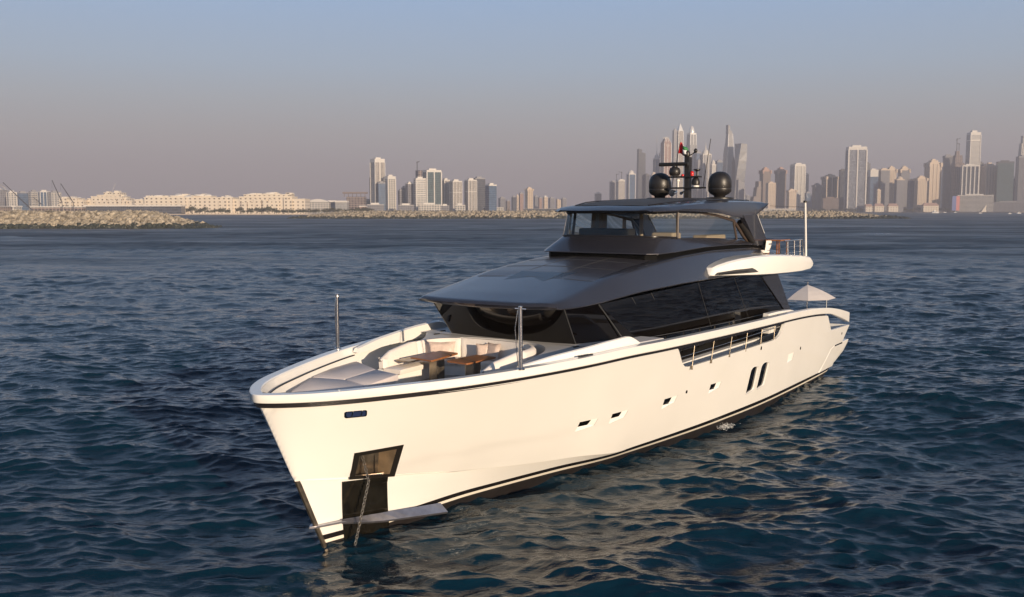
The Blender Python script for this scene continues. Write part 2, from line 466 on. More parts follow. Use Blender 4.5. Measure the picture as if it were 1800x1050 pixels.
def topside():
    rows = plate(lambda u: zch(u), lambda u: ztop(u), hv, 14)
    n = len(rows); w = len(rows[0])
    pts = []; edges = []
    holes = [subdiv(p) for p in PL + [AP]] + TW
    for i, r in enumerate(rows):
        for j, p in enumerate(r):
            pts.append((p[0], p[2]))
    idx = lambda i, j: i * w + j
    for i in range(n - 1): edges += [(idx(i, 0), idx(i + 1, 0)), (idx(i, w - 1), idx(i + 1, w - 1))]
    for j in range(w - 1): edges += [(idx(0, j), idx(0, j + 1)), (idx(n - 1, j), idx(n - 1, j + 1))]
    for h in holes:
        b = len(pts); pts += h; edges += [(b + k, b + (k + 1) % len(h)) for k in range(len(h))]
    bound = [pts[idx(i, 0)] for i in range(n)] + [pts[idx(n - 1, j)] for j in range(1, w)] + [pts[idx(i, w - 1)] for i in range(n - 2, -1, -1)] + [pts[idx(0, j)] for j in range(w - 2, 0, -1)]
    vo, eo, fo, _, _, _ = delaunay_2d_cdt([Vector(p) for p in pts], edges, [], 0, 1e-5)
    fs = []
    for f in fo:
        c = sum((vo[k] for k in f), Vector((0, 0))) / len(f)
        if not inside(c, bound) or any(inside(c, h) for h in holes): continue
        fs.append(tuple(f))
    ust = {}
    def V(p):
        u, z = p
        u0 = shift(0, z)
        return max(0.0, hv(u, z)) if u > u0 + 1e-4 else 0.0
    V3 = [(p.x, V((p.x, p.y)), p.y) for p in vo]
    m = MB(True)
    m.add(V3, fs); nport = len(V3)
    m.add([(p[0], -p[1], p[2]) for p in V3], [f[::-1] for f in fs])
    me = bpy.data.meshes.new('topside'); me.from_pydata(m.v, [], m.f); me.materials.append(M['gel'])
    me.update(); me.shade_smooth()
    nor = []
    for sg in (1, -1):
        for (u, v, z) in V3:
            e = .03
            du = (hv(u + e, z) - hv(max(u - e, shift(0, z)), z)) / (u + e - max(u - e, shift(0, z)))
            z0_ = max(z, zch(u) + .25); z0_ = min(z0_, zcap(u) - .5); dz = (hv(u, z0_ + .1) - hv(u, z0_ - .1)) / .2
            # surface v = f(u, z): normal (-f_u, 1, -f_z) in (u, v, z); local x = -u
            nn = Vector((du, sg, -dz))
            if u - shift(0, z) < .004: nn = Vector((1, 0, -.25))
            nor.append(nn.normalized())
    # make face winding agree with the outward normals, mirrored side included
    bm = bmesh.new(); bm.from_mesh(me); bm.faces.ensure_lookup_table()
    for f in bm.faces:
        if f.normal.dot(nor[f.verts[0].index]) < 0: f.normal_flip()
    bm.to_mesh(me); bm.free()
    me.normals_split_custom_set_from_vertices([tuple(x) for x in nor])
    o = link_mesh('topside', me, hull)
    tm = MB(True); last = rows[-1]; tm.grid([last, [(p[0], -p[1], p[2]) for p in last]])
    tm.build('transom', M['gel'], hull)
    return o
top = topside()

# lower hull below the chine: white, black boot stripe, pale pinstripe, black bottom
def strips():
    zc = lambda u: zch(u); z1 = lambda u: min(zst(u), zch(u) - .012); z2 = lambda u: zst(u) - .12; z3 = lambda u: zst(u) - .20; z4 = lambda u: -.7
    us = [u for u in ST if u < 29.3]
    for nm_, a, b, n, mt in (('chine_plating', z1, zc, 5, 'gel'), ('boot_stripe', z2, z1, 2, 'black'), ('pinstripe', z3, z2, 1, 'pin'), ('hull_bottom', z4, z3, 4, 'antif')):
        m = MB(True)
        rr = plate(a, b, lv, n, [u for u in us if not (nm_ == 'chine_plating' and u > 9.7)])
        if nm_ in ('boot_stripe', 'pinstripe'): rr = [[(p[0], p[1] + .004, p[2]) for p in r] for r in rr]
        m.grid(rr); m.grid(mirror(rr))
        last = rr[-1]; m.grid([last, [(p[0], -p[1], p[2]) for p in last]])
        m.build(nm_, M[mt], hull, smooth=40)
    # the little ledge under the chine
    m = MB(True)
    rr = plate(zc, zc, lambda u, z: 0, 1, [u for u in us if u <= 9.7])
    rows = []
    for U in [u for u in us if u <= 9.7]:
        z = zch(shift(U, 1.5)); u = shift(U, z)
        rows.append([(u, hv(u, z) - .002, z + .002), (u + .02, max(0, lv(u, z) - .01), z - .002)])
    m.grid(rows); m.grid(mirror(rows))
    m.build('chine_ledge', M['gel'], hull, smooth=40)
strips()

# plan curve of the gunwale, starboard quarter round the bow to the port quarter
def gunwale_path(u_end=29.75, u_start=None):
    ds = list(31.6 * (np.linspace(0.0, 1, 150) ** 2.2))
    pts = []
    for d in ds:
        u = d - 1.83
        if u > u_end: break
        pts.append((u, VCAP(d), zcap(u)))
    stb = [(p[0], -p[1], p[2]) for p in pts[1:]][::-1]
    return stb + pts
def sweep(path, prof, name, mt, parent, closed=True, smooth=35, cap=True, mi=None, keep=None):
    # prof(u) -> list of (inset, dz) ; inset along the plan normal
    rows = []
    n = len(path)
    for i, p in enumerate(path):
        if keep and not keep(p): continue
        a = path[max(i-1, 0)]; b = path[min(i+1, n-1)]
        t = Vector((b[0]-a[0], b[1]-a[1])).normalized()
        nn = Vector((t.y, -t.x))              # points inboard? fixed below
        c = Vector((12.0 - p[0], -p[1])) if abs(p[0]) < 12 else Vector((0, -p[1]))
        if nn.dot(c) < 0: nn = -nn
        rows.append([(p[0] + nn.x * o, p[1] + nn.y * o, (p[2] + dz) if dz > -50 else dz + 100) for o, dz in prof(p[0])])
    m = MB(True)
    if closed: m.loft(rows, cap=cap)
    else: m.grid(rows)
    return m.build(name, M[mt], parent, smooth=smooth)
path = gunwale_path()
sweep(path, lambda u: [(0.0, -.015), (.015, 0), (.23, 0.0), (.25, -.02), (.25, -capdrop(u) + .02), (.10, -capdrop(u)), (.02, -capdrop(u)), (.005, -capdrop(u) + .02)], 'gunwale_cap', 'gel', hull)
sweep(gunwale_path(25.5), lambda u: [(.085, -min(capdrop(u), .25) + .012), (.085, -min(capdrop(u), .25) - .11)], 'rub_groove', 'black', hull, closed=False)
m = MB(True)      # hull seat just under the black groove
for sgn in (1, -1):
    rows = []
    for U in ST:
        z = ztop(shift(U, 3.4)); u = shift(U, z)
        rows.append([(u, sgn * hv(u, z), z - .001), (u, sgn * max(0, hv(u, z) - .09), z + .004)])
    m.grid(rows)
m.build('sheer_ledge', M['gel'], hull, smooth=40)
# inner face of the bow bulwark with its dark grab rail
m = MB(True)
gp = gunwale_path(10.3); rr = []
for i, (u, v, z) in enumerate(gp):
    a = gp[max(i-1, 0)]; c = gp[min(i+1, len(gp)-1)]; t = Vector((c[0]-a[0], c[1]-a[1])).normalized(); nn = Vector((t.y, -t.x))
    if nn.dot(Vector((12.0 - u, -v))) < 0: nn = -nn
    row = []
    for o_, zz in ((.24, z - .01), (.30, z - .25), (.36, z - .5), (.42, z - .95)):
        uu, vv = u + nn.x * o_, v + nn.y * o_
        lim = hv(uu, zz) - .07 if uu > ustem(zz) + .3 else 0
        if uu < ustem(zz) + .3: uu = ustem(zz) + .3
        if abs(vv) > lim: vv = math.copysign(max(lim, 0.0), vv)
        row.append((uu, vv, zz))
    rr.append(row)
m.grid(rr); m.build('inner_bulwark', M['gel'], hull, smooth=50)
sweep(gunwale_path(25.6), lambda u: [(.30, -.02), (.32, -1.6)], 'quarter_bulwark', 'gel', hull, closed=False, keep=lambda p: p[0] > 19.9 and p[1] > 0)
sweep(gunwale_path(25.6), lambda u: [(.30, -.02), (.32, -1.6)], 'quarter_bulwark', 'gel', hull, closed=False, keep=lambda p: p[0] > 19.9 and p[1] < 0)
for sgn in (1, -1):
    m = MB(True)
    pts = []
    for d in np.linspace(.62, 5.6, 26):
        u = d - 1.83; a = VCAP(d - .03); t = Vector((0.06, VCAP(d + .03) - a)).normalized()
        pts.append((u + t.y * .37, sgn * (VCAP(d) - t.x * .37), zcap(u) - .20))
    m.tube(pts, .018, 8)
    m.build('grab_rail', M['rubber'], hull, smooth=60)

# anchor pocket, plate, fin, stem guard, fairlead
m = MB(True)
def pk(u, z, dv): return (u, hv(u, z) + dv, z)
rim = AP
inn = [(.30, 2.08), (1.14, 2.10), (1.30, 1.44), (.40, 1.57)]
m.add([pk(u, z, .012) for u, z in rim] + [pk(u, z, .008) for u, z in inn], [(0,1,5,4),(1,2,6,5),(2,3,7,6),(3,0,4,7)])
m.build('anchor_pocket_rim', M['rimsteel'], hull)
m = MB(True)
back = [(.42, .50, 2.0), (1.05, .72, 2.0), (1.22, .52, 1.42), (.52, .24, 1.5)]
fr = [pk(u, z, .004) for u, z in inn]
m.add(fr + back, [(0,1,5,4)], 1); m.add(fr + back, [(1,2,6,5)], 0); m.add(fr + back, [(2,3,7,6),(3,0,4,7),(4,5,6,7)], 1)  # aft wall gets the painted sunlit tan, the other faces plain steel
m.build('anchor_pocket', [M['pocket'], M['dsteel']], hull)
m = MB(True); m.tube([(.42, .46, 1.52), (1.24, .66, 1.44)], .035, 8); m.build('anchor_stock', M['steel'], hull, smooth=60)
m = MB(True); m.tube([(.95, .66, 2.0), (1.12, .52, 1.45)], .02, 6); m.build('pocket_seam', M['rimsteel'], hull, smooth=60)
m = MB(True)
rows = []
for k in range(13):
    z = 1.47 - k * .13
    ua, ub = interp(z, [-.15, 1.5], [.56, .16]), interp(z, [-.15, 1.32], [1.82, 1.33])
    rows.append([(u, lv(u, z) + .015, z - .0 - .10 * (j / 6) * (1 if z > 1.3 else 0)) for j, u in enumerate(np.linspace(ua, ub, 7))])
m.grid(rows)
m.build('anchor_plate', M['plate'], hull, smooth=30)
m = MB(True)
i0, i1 = (.30, .26, .56), (3.10, .84, .31); o0, o1 = (.22, .43, .46), (3.26, .95, .06)
def lerp3(a, b, t): return tuple(a[k] + (b[k] - a[k]) * t for k in range(3))
rows = []
for t in np.linspace(0, 1, 9):
    a = lerp3(i0, i1, t); b = lerp3(o0, o1, t)
    if t < .3: b = lerp3(a, b, .45 + t * 1.83)
    rows.append([a, b, (b[0], b[1] - .03, b[2] - .05), (a[0], a[1] - .03, a[2] - .05)])
m.loft(rows)
# its root bracket wraps round the stem
m.loft([[(p[0], p[1], z) for p in [(-.42, 0, 0), (-.30, .10, 0), (.35, .36, 0), (.40, .28, 0), (-.2, .02, 0)]] for z in (.49, .535)])
m.loft([[(p[0], -p[1], z) for p in [(-.42, 0, 0), (-.30, .10, 0), (.35, .30, 0), (.40, .2, 0), (-.2, .02, 0)]] for z in (.49, .535)])
m.build('bow_fin', mat('fin_steel', (.36, .35, .38), .28, metal=.85, var=.2, vscale=6), hull, bevel=.006)
m = MB(True)
rows = []
for z in np.linspace(-.5, 1.64, 12):
    u = ustem(z); rows.append([(u + .07, lv(u + .07, z) + .012, z), (u + .02, .055, z), (u - .035, .03, z), (u - .035, -.03, z), (u + .02, -.055, z), (u + .07, -lv(u + .07, z) - .012, z)])
m.grid(rows)
m.build('stem_guard', M['dsteel'], hull, smooth=50)
for sgn in (1, -1):
    f = empty('fairlead', (0, 0, 0), 0, hull)
    m = MB(True)
    po = round_poly([(-.44, 3.22), (0.0, 3.21), (.06, 3.05), (-.38, 3.055)], .05)
    m.loft([[(u, sgn * (hv(u, z) + o), z) for u, z in po] for o in (-.05, .012)])
    m.build('fairlead_frame', M['steel'], f, bevel=.006)
    m = MB(True)
    po = round_poly([(-.41, 3.20), (-.03, 3.19), (.02, 3.075), (-.35, 3.08)], .04)
    m.add([(u, sgn * (hv(u, z) + .015), z) for u, z in po], [tuple(range(len(po)))])
    m.build('fairlead_opening', M['blue'], f)
    for uu in (-.28, -.10):
        m = MB(True); m.tube([(uu, sgn * (hv(uu, 3.2) + .02), 3.205), (uu + .02, sgn * (hv(uu, 3.07) + .03), 3.07)], .014, 8)
        m.build('roller', M['steel'], f, smooth=60)
# portlights: bevelled recess behind the cut-out, glass in its forward upper corner
for sgn in (1, -1):
    for i, p in enumerate(PL):
        w = empty('portlight', (0, 0, 0), 0, hull)
        A, B_, C_, D_ = p       # low-fwd, top-fwd, top-aft, low-aft
        def S(u, z, dv): return (u, sgn * (hv(u, z) + dv), z)
        gw = min(.56, (C_[0] - B_[0]) * .70)
        gz = B_[1] - .165 if i < 2 else B_[1] - .22
        if i == 4: gw = .20; gz = 1.62
        g = [(B_[0] + .03, gz), (B_[0] + .05, B_[1] - .012), (B_[0] + gw + .04, B_[1] - .012), (B_[0] + gw - .02, gz)]
        m = MB(True)
        outer = [S(u, z, -.006) for u, z in p]; inner = [S(u, z, -.075) for u, z in g]
        m.add(outer + inner, [(0,1,5,4),(1,2,6,5),(2,3,7,6),(3,0,4,7)])
        m.build('recess', M['gel'], w)
        m = MB(True)
        rp = round_poly(g, .05)
        m.add([S(u, z, -.070) for u, z in rp], [tuple(range(len(rp)))])
        m.build('pane', M['dglass'], w)
    for p in TW:
        w = empty('hull_window', (0, 0, 0), 0, hull)
        cx = sum(u for u, z in p) / len(p); cz = sum(z for u, z in p) / len(p)
        rin = [(u + (cx - u) * .07, z + (cz - z) * .04) for u, z in p]; rout = [(u + (u - cx) * .06, z + (z - cz) * .03) for u, z in p]
        n = len(p); m = MB(True)
        m.grid([[(u, sgn * (hv(u, z) + o), z) for u, z in q] for q, o in ((rout, .004), (p, .010), (rin, -.045))], closed=True)
        m.build('window_frame', M['gel'], w, smooth=30)
        m = MB(True); m.add([(u, sgn * (hv(u, z) - .04), z) for u, z in rin], [tuple(range(n))])
        m.build('pane', M['dglass'], w)
    for u, z, r in ((12.05, 1.89, .055), (17.67, 2.57, .06), (22.45, 1.98, .055), (28.6, 1.9, .05)):
        m = MB(True)
        m.loft([[(u + r * math.cos(a), sgn * (hv(u, z) + o), z + r * 1.2 * math.sin(a)) for a in np.linspace(0, 5.76, 12)] for o in (-.03, .01)])
        m.build('drain_outlet', M['black'], hull)

# stern platform
m = MB(True)
side = [(27.7, 1.46), (30.12, 1.47), (30.05, 1.30), (29.6, .95), (28.4, .62), (27.0, .46), (26.0, .45), (27.2, 1.36)]
wid = lambda u: 3.47 if u > 27.5 else 3.40
for sgn in (1,):
    side = subdiv(side, .4); m.loft([[(u, s_ * (hv(min(u, 29.6), max(z, .5)) + .012), z) for u, z in side] for s_ in (-1, 1)])
m.build('stern_platform', M['gel'], hull, bevel=.03)
for sgn in (1, -1):
    m = MB(True); m.box(27.75, 28.95, sgn * 3.35 - .13, sgn * 3.35 + .13, 1.40, 1.46); m.build('platform_slot', M['black'], hull)

# decks
def deckpoly(u0, u1, inset, z, name, mt):
    us = [u for u in np.linspace(u0, u1, 40)]
    pts = [(u, min(VCAP(u + 1.83) - inset, hv(u, z) - .05), z) for u in us]
    m = MB(True)
    m.grid([[(p[0], -p[1], p[2]) for p in pts], pts])
    return m.build(name, M[mt], hull)
deckpoly(-1.1, 9.5, .40, 2.85, 'foredeck', 'deck')
deckpoly(9.5, 24.5, .12, 2.45, 'side_deck', 'deck')
deckpoly(24.5, 29.6, .2, 1.9, 'cockpit_deck', 'deck')
m = MB(True); m.box(24.42, 24.5, -3.3, 3.3, 1.9, 2.44); m.build('cockpit_step', M['gel2'], hull)

# foredeck trunk (raised coaming behind the sofa, up to the windscreen)
TOPZ = 3.79
rows = []
m = MB(True)
portb = [(3.6, 1.98), (4.4, 2.30), (5.2, 2.62), (6.2, 3.02), (7.4, 3.28), (9.2, 3.46), (10.2, 3.5)]
inr = [(3.6, 1.93), (4.5, 1.98), (5.4, 2.0), (6.3, 1.9), (6.95, 1.45), (7.1, .8)]
def ztr(u): return interp(u, [3.6, 4.2, 4.9, 5.7, 7.2, 10.3], [3.02, 3.36, 3.58, 3.69, 3.80, 3.74])
pl = []
outer = [(3.6, 1.98), (4.4, 2.30), (5.2, 2.62), (6.2, 3.0), (7.6, 3.24), (10.2, 3.42)]
innr  = [(3.6, 1.93), (4.5, 1.98), (5.4, 2.0), (6.3, 1.9), (7.0, 1.3), (7.1, 0.0)]
outer_s = [(3.7, -1.95), (4.5, -2.08), (5.4, -2.16), (6.3, -2.2), (7.6, -3.24), (10.2, -3.42)]
def arc_resample(pts, n):
    P_ = np.array(pts, float); s = np.r_[0, np.cumsum(np.hypot(*np.diff(P_, axis=0).T))]; q = np.linspace(0, s[-1], n)
    return [(float(np.interp(t, s, P_[:, 0])), float(np.interp(t, s, P_[:, 1]))) for t in q]
for outl, sg in ((outer, 1), (outer_s, -1)):
    a = arc_resample(chaikin(outl, 2, False), 24)
    b = arc_resample(chaikin([(u, sg * v) for u, v in innr], 2, False), 24)
    m.grid([[(u, v, 2.85) for u, v in a], [(u, v, ztr(u) - .04) for u, v in a], [(u, v - sg * .04, ztr(u)) for u, v in a], [(u, v, ztr(u)) for u, v in b], [(u, v, 2.86) for u, v in b]])
m.grid([[(7.1, v, ztr(7.1)) for v in (-3.0, 0, 3.0)], [(10.2, v, ztr(10.2)) for v in (-3.4, 0, 3.4)]])
m.build('foredeck_coaming', M['gel2'], hull, smooth=35)
# raised fins on top of the gunwale abreast the windscreen
for sgn in (1, -1):
    m = MB(True); rings = []
    for u in np.linspace(3.9, 8.75, 22):
        top_ = interp(u, [3.9, 5, 7, 8.1, 8.35, 8.75], [3.74, 3.86, 3.98, 4.02, 3.99, 3.80])
        vo = VCAP(u + 1.83) - .33
        rings.append([(u, sgn * (vo + .03), 3.6), (u, sgn * (vo - .04), top_ - .02), (u, sgn * (vo - .09), top_), (u, sgn * (vo - .17), top_ - .03), (u, sgn * (vo - .20), 3.6)])
    m.loft(rings)
    m.build('windbreak_fin', M['gel'], hull, smooth=35)
for sgn in (1, -1):
    m = MB(True)
    m.box(6.35, 6.75, sgn * 3.36 - .05, sgn * 3.36 + .05, 3.79, 3.81) if False else None
    m.loft([[(u, sgn * v, z) for u, v in ((5.6, 3.27), (6.15, 3.35), (6.15, 3.29), (5.6, 3.21))] for z in (3.765, 3.80)])
    m.build('deck_cleat', M['rubber'], hull, bevel=.01)
    for (u, v) in ((6.9, 2.35), (7.5, 2.6)):
        m = MB(True); m.box(u, u + .22, sgn * v - .03, sgn * v + .03, ztr(u) , ztr(u) + .02); m.build('deck_vent', M['rubber'], hull)

# side gate stanchions and wire
for sgn in (1, -1):
    g = empty('side_railing', (0, 0, 0), 0, hull)
    vo = lambda u: VCAP(u + 1.83) - .20
    for a, b in ((11.75, 11.95), (13.2, 13.45), (14.7, 14.95), (16.15, 16.35), (17.65, 17.8), (19.05, 19.15)):
        m = MB(True)
        m.tube([(a, sgn * vo(a), 2.66), (b, sgn * (vo(b) + .0), zcap(b) - .24)], .016, 8)
        m.tube([(a, sgn * vo(a), 2.63), (a, sgn * vo(a), 2.74)], .035, 8)
        m.build('stanchion', M['dsteel'], g, smooth=60)
    m = MB(True)
    m.tube([(u, sgn * vo(u), interp(u, [10.9, 19.8], [3.10, 3.12])) for u in np.linspace(10.9, 19.7, 12)], .014, 6)
    m.build('rail_wire', M['steel'], g, smooth=60)

# ---- lower superstructure: dark glass band
house = empty('superstructure', (0, 0, 0), 0, yacht)
def ring_sym(half): return [(p[0], -p[1], p[2]) for p in half[::-1]] + [p for p in half]
bot = [(7.22, .0, 3.80), (7.24, .8, 3.80), (7.30, 1.5, 3.80), (7.42, 2.10, 3.78), (10.1, 2.68, 3.62), (16, 2.74, 3.02), (23.25, 2.80, 3.02)]
topr = [(6.42, .0, 4.86), (6.44, .8, 4.86), (6.52, 1.5, 4.85), (6.62, 2.20, 4.83), (7.95, 2.50, 4.84), (14.5, 2.74, 5.06), (20.6, 2.80, 5.06)]
low = [(p[0], p[1], 2.6) for p in bot]
m = MB(True)
m.grid([[(p[0], p[1], 2.5 if p[0] > 9.5 else 3.4) for p in ring_sym(bot)], ring_sym(bot), ring_sym(topr)])
m.grid([[(23.25, -2.80, 3.02), (23.25, 2.80, 3.02)], [(20.6, -2.80, 5.06), (20.6, 2.80, 5.06)]])
m.build('saloon_glass', M['dglass'], house, smooth=12)
# pane joints
def edge_lerp(i, t):
    a = lerp3(bot[i], bot[i + 1], t); b = lerp3(topr[i], topr[i + 1], t); return a, b
for sgn in (1, -1):
    for i, t, w_ in ((3, 0.0, .014), (4, 0.0, .018), (4, .28, .009), (4, .46, .012), (4, .95, .009), (5, .45, .006)):
        a, b = edge_lerp(i, t)
        if i >= 4: a = (a[0], a[1], 3.0)
        m = MB(True)
        m.tube([(a[0], sgn * (a[1] + .004), a[2]), (b[0], sgn * (b[1] + .004), b[2])], w_, 6)
        m.build('pane_joint', M['seam'], house)
    m = MB(True)
    m.tube([(10.4, sgn * 2.69, 3.66), (14, sgn * 2.735, 3.56), (17, sgn * 2.755, 3.50), (20.5, sgn * 2.79, 3.46)], .011, 6)
    m.build('pane_joint', M['seam'], house)
    m = MB(True)     # graphite wedge at the aft end of the glass
    m.loft([[(20.0, sgn * v1, 4.9), (21.7, sgn * v1, 4.98), (23.5, sgn * (v1 + .01), 3.3), (22.9, sgn * (v1 + .01), 3.3)] for v1 in (2.76, 2.83)])
    m.build('quarter_panel', M['roof'], house)
    m = MB(True)     # white sill below the side glass
    m.loft([[(u, sgn * v, z) for v, z in ((2.70, 2.4), (2.93, 2.4), (2.90, 2.64), (2.70, 2.66))] for u in (9.8, 12, 16, 20, 23.4)])
    m.build('side_sill', M['gel'], house, bevel=.015)
    m = MB(True)     # short raised white coaming aft
    m.loft([[(u, sgn * v, z) for v, z in ((3.15, 2.9), (3.45, 2.9), (3.42, zt_), (3.2, zt_ + .01))] for u, zt_ in ((19.1, 3.63), (20.2, 3.62), (21.6, 3.56), (22.0, 3.5))])
    m.build('gate_coaming', M['gel'], house, bevel=.02)

# ---- graphite roof of the main deck
def roof_sec(u):
    lipz = interp(u, [6.12, 7, 8, 10, 12.8, 16, 20.5, 23.4], [4.83, 4.85, 4.90, 5.03, 5.10, 5.12, 5.08, 5.06])
    lv_ = interp(u, [6.12, 6.5, 7, 8, 10, 12, 16, 23.4], [2.30, 2.48, 2.56, 2.66, 2.74, 2.80, 2.86, 2.9])
    sz = interp(u, [6.12, 6.45, 7.2, 9.2, 10.5, 12, 13.8, 16.4, 20.7, 23.4], [4.97, 5.02, 5.14, 5.50, 5.65, 5.78, 5.92, 6.02, 5.99, 5.75])
    sv = interp(u, [6.12, 6.6, 9, 13, 23.4], [2.16, 2.22, 2.2, 2.22, 2.25])
    return lipz, lv_, sz, sv
rings = []
for u in [6.12, 6.13, 6.15, 6.18, 6.22, 6.28, 6.4, 6.6, 6.8, 7.0, 7.3] + list(np.linspace(7.6, 23.4, 38)):
    lz, lv_, sz, sv = roof_sec(u)
    e_ = math.sqrt(max(0, 1 - (1 - min(1, (u - 6.12) / .13 + .02)) ** 2)); mz = 4.885
    if u < 6.26: sz = mz + (sz - mz) * e_; lz = mz + (lz - mz) * e_
    bow = .42 * max(0, 1 - (u - 6.12) / 3.0)       # the front edge bows forward in plan
    crown = interp(u, [6.1, 7, 12], [.0, .05, .10])
    half = []
    half.append((u - bow, 0.0, sz + crown)); half.append((u - bow * .9, .8, sz + crown * .85)); half.append((u - bow * .62, 1.5, sz + crown * .5))
    half.append((u - bow * .25, sv - .12, sz + .015)); half.append((u - bow * .15, sv, sz - .005)); half.append((u - bow * .1, sv + (lv_ - sv) * .22, sz - (sz - lz) * .16))
    half.append((u, sv + (lv_ - sv) * .75, sz - (sz - lz) * .66)); half.append((u, lv_, lz + .03)); half.append((u, lv_ - .02, lz))
    half.append((u, lv_ - .35, lz - .03)); half.append((u - bow * .5, 1.4, lz - .03)); half.append((u - bow, 0.0, lz - .03))
    stb = [(p[0], -p[1], p[2]) for p in half[1:-1]][::-1]
    rings.append(half + stb)
m = MB(True); m.loft(rings); roofo = m.build('main_roof', M['roof'], house, smooth=28)
# the solar-panelled top skin, a recessed skylight and panel seams
def rtop(u, v):
    lz, lv_, sz, sv = roof_sec(u); crown = interp(u, [6.1, 7, 12], [.0, .05, .10])
    return sz + crown * interp(abs(v), [0, .8, 1.5, 2.1], [1, .85, .5, .12])
m = MB(True)
m.grid([[(u, v, rtop(u, v) + .009) for v in np.linspace(-1.98, 1.98, 13)] for u in np.linspace(7.05, 12.2, 24)])
m.build('solar_panel', M['solar'], house, smooth=30)
m = MB(True)
for u_ in (8.55, 10.1, 11.4): m.tube([(u_, v, rtop(u_, v) + .011) for v in np.linspace(-1.98, 1.98, 9)], .008, 4)
for v_ in (-.65, .66): m.tube([(u, v_, rtop(u, v_) + .011) for u in np.linspace(7.1, 12.1, 9)], .007, 4)
m.build('panel_seam', M['seam'], house)
m = MB(True)
h_ = [(7.95, -.72), (9.15, -.78), (9.15, .68), (7.95, .62)]
m.loft([[(u, v, rtop(u, v) + o) for u, v in h_] for o in (.0, .022)])
m.build('skylight', mat('skylight_glass', (.02, .03, .045), .12, spec=.2), house)
m = MB(True); m.loft([[(u, v, rtop(u, v) + o) for u, v in ((8.0, .63), (9.15, .69), (9.3, 1.05), (8.15, .7))] for o in (.0, .016)])
m.build('skylight_well', M['black'], house)

for sgn in (1, -1):
    m = MB(True); pts = []; rs = []
    for u in np.linspace(9.2, 21.5, 26):
        lz, lv_, sz, sv = roof_sec(u); pts.append((u, sgn * (sv + .03), sz - .045)); rs.append(interp(u, [9.2, 11, 14, 21.5], [.012, .035, .05, .055]))
    m.tube(pts, rs, 8); m.build('shoulder_groove', M['black'], house, smooth=60)

# ---- flybridge wings, deck
for sgn in (1, -1):
    m = MB(True)
    wu = [14.95, 15.1, 15.4, 15.9, 16.6, 17.6, 19, 20.5, 22, 23.2, 23.55]
    wtop = [5.30, 5.49, 5.57, 5.66, 5.74, 5.79, 5.79, 5.73, 5.65, 5.56, 5.42]
    wbot = [5.19, 5.18, 5.18, 5.16, 5.14, 5.10, 5.06, 5.03, 5.01, 5.04, 5.12]
    wv = [2.88, 2.94, 3.02, 3.16, 3.34, 3.50, 3.62, 3.68, 3.70, 3.68, 3.66]
    rings = []
    for u, t, b, v in zip(wu, wtop, wbot, wv):
        rings.append([(u, sgn * 2.6, b), (u, sgn * (v - .18), b), (u, sgn * (v - .02), b + .05), (u, sgn * v, b + (t-b) * .5), (u, sgn * (v - .04), t - .05), (u, sgn * (v - .12), t), (u, sgn * 2.6, t - .01)])
    m.loft(rings); m.build('flybridge_wing', M['gel'], house, smooth=32)
    m = MB(True)
    so_ = lambda u: interp(u, wu, wv) + .012
    m.grid([[(u, sgn * so_(u), interp(u, [15.08, 15.2, 17.5, 17.62], [5.245, 5.24, 5.235, 5.24])), (u, sgn * so_(u), interp(u, [15.08, 15.2, 16.2, 17.25, 17.62], [5.26, 5.33, 5.385, 5.40, 5.25]))] for u in [15.08, 15.1, 15.2, 15.3, 15.4, 15.6, 15.9, 16.2, 16.4, 16.6, 16.8, 17.0, 17.2, 17.4, 17.6, 17.62]])
    m.build('wing_window', M['seam'], house)
    m = MB(True)
    m.tube([(15.3, sgn * (so_(15.3) + .02), 5.28), (16.9, sgn * (so_(16.9) + .02), 5.31)], [.03, .02], 8)
    m.build('navigation_lamp', M['rubber'], house)
m = MB(True); m.box(20.3, 23.5, -2.9, 2.9, 5.06, 5.45); m.build('flybridge_deck', M['gel2'], house, bevel=.02)

# ---- sky lounge
lounge = empty('sky_lounge', (0, 0, 0), 0, yacht)
base = [(12.0, 0, 6.02), (12.06, 1.2, 6.02), (12.18, 1.85, 6.01), (12.5, 2.12, 6.01), (13.4, 2.26, 6.04), (15.5, 2.34, 6.13), (18, 2.38, 6.15), (20.4, 2.40, 6.09), (21.3, 2.40, 6.06)]
sill = [(12.80, 0, 6.54), (12.86, 1.2, 6.53), (12.98, 1.60, 6.52), (13.3, 1.84, 6.51), (14.2, 1.98, 6.47), (15.8, 2.03, 6.45), (17.5, 2.05, 6.40), (19.3, 2.06, 6.32), (20.4, 2.2, 6.12)]
head = [(13.05, 0, 7.30), (13.1, 1.2, 7.29), (13.2, 1.58, 7.28), (13.5, 1.80, 7.29), (14.3, 1.93, 7.31), (15.8, 2.0, 7.28), (17.3, 2.04, 7.18), (18.9, 2.07, 6.98), (19.7, 2.1, 6.5)]
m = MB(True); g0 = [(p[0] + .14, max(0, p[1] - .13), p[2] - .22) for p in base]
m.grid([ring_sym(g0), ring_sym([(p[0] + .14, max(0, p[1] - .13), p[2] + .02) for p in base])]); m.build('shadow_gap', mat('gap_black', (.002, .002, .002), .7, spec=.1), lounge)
m = MB(True); b2 = [(p[0], p[1], p[2] + .025) for p in base]
m.grid([ring_sym([(p[0] + .14, max(0, p[1] - .13), p[2]) for p in base]), ring_sym(base), ring_sym(b2), ring_sym(sill), ring_sym([(p[0] + .12, max(0, p[1] - .1), p[2]) for p in sill])])
m.build('lounge_coaming', M['roof'], lounge, smooth=26)
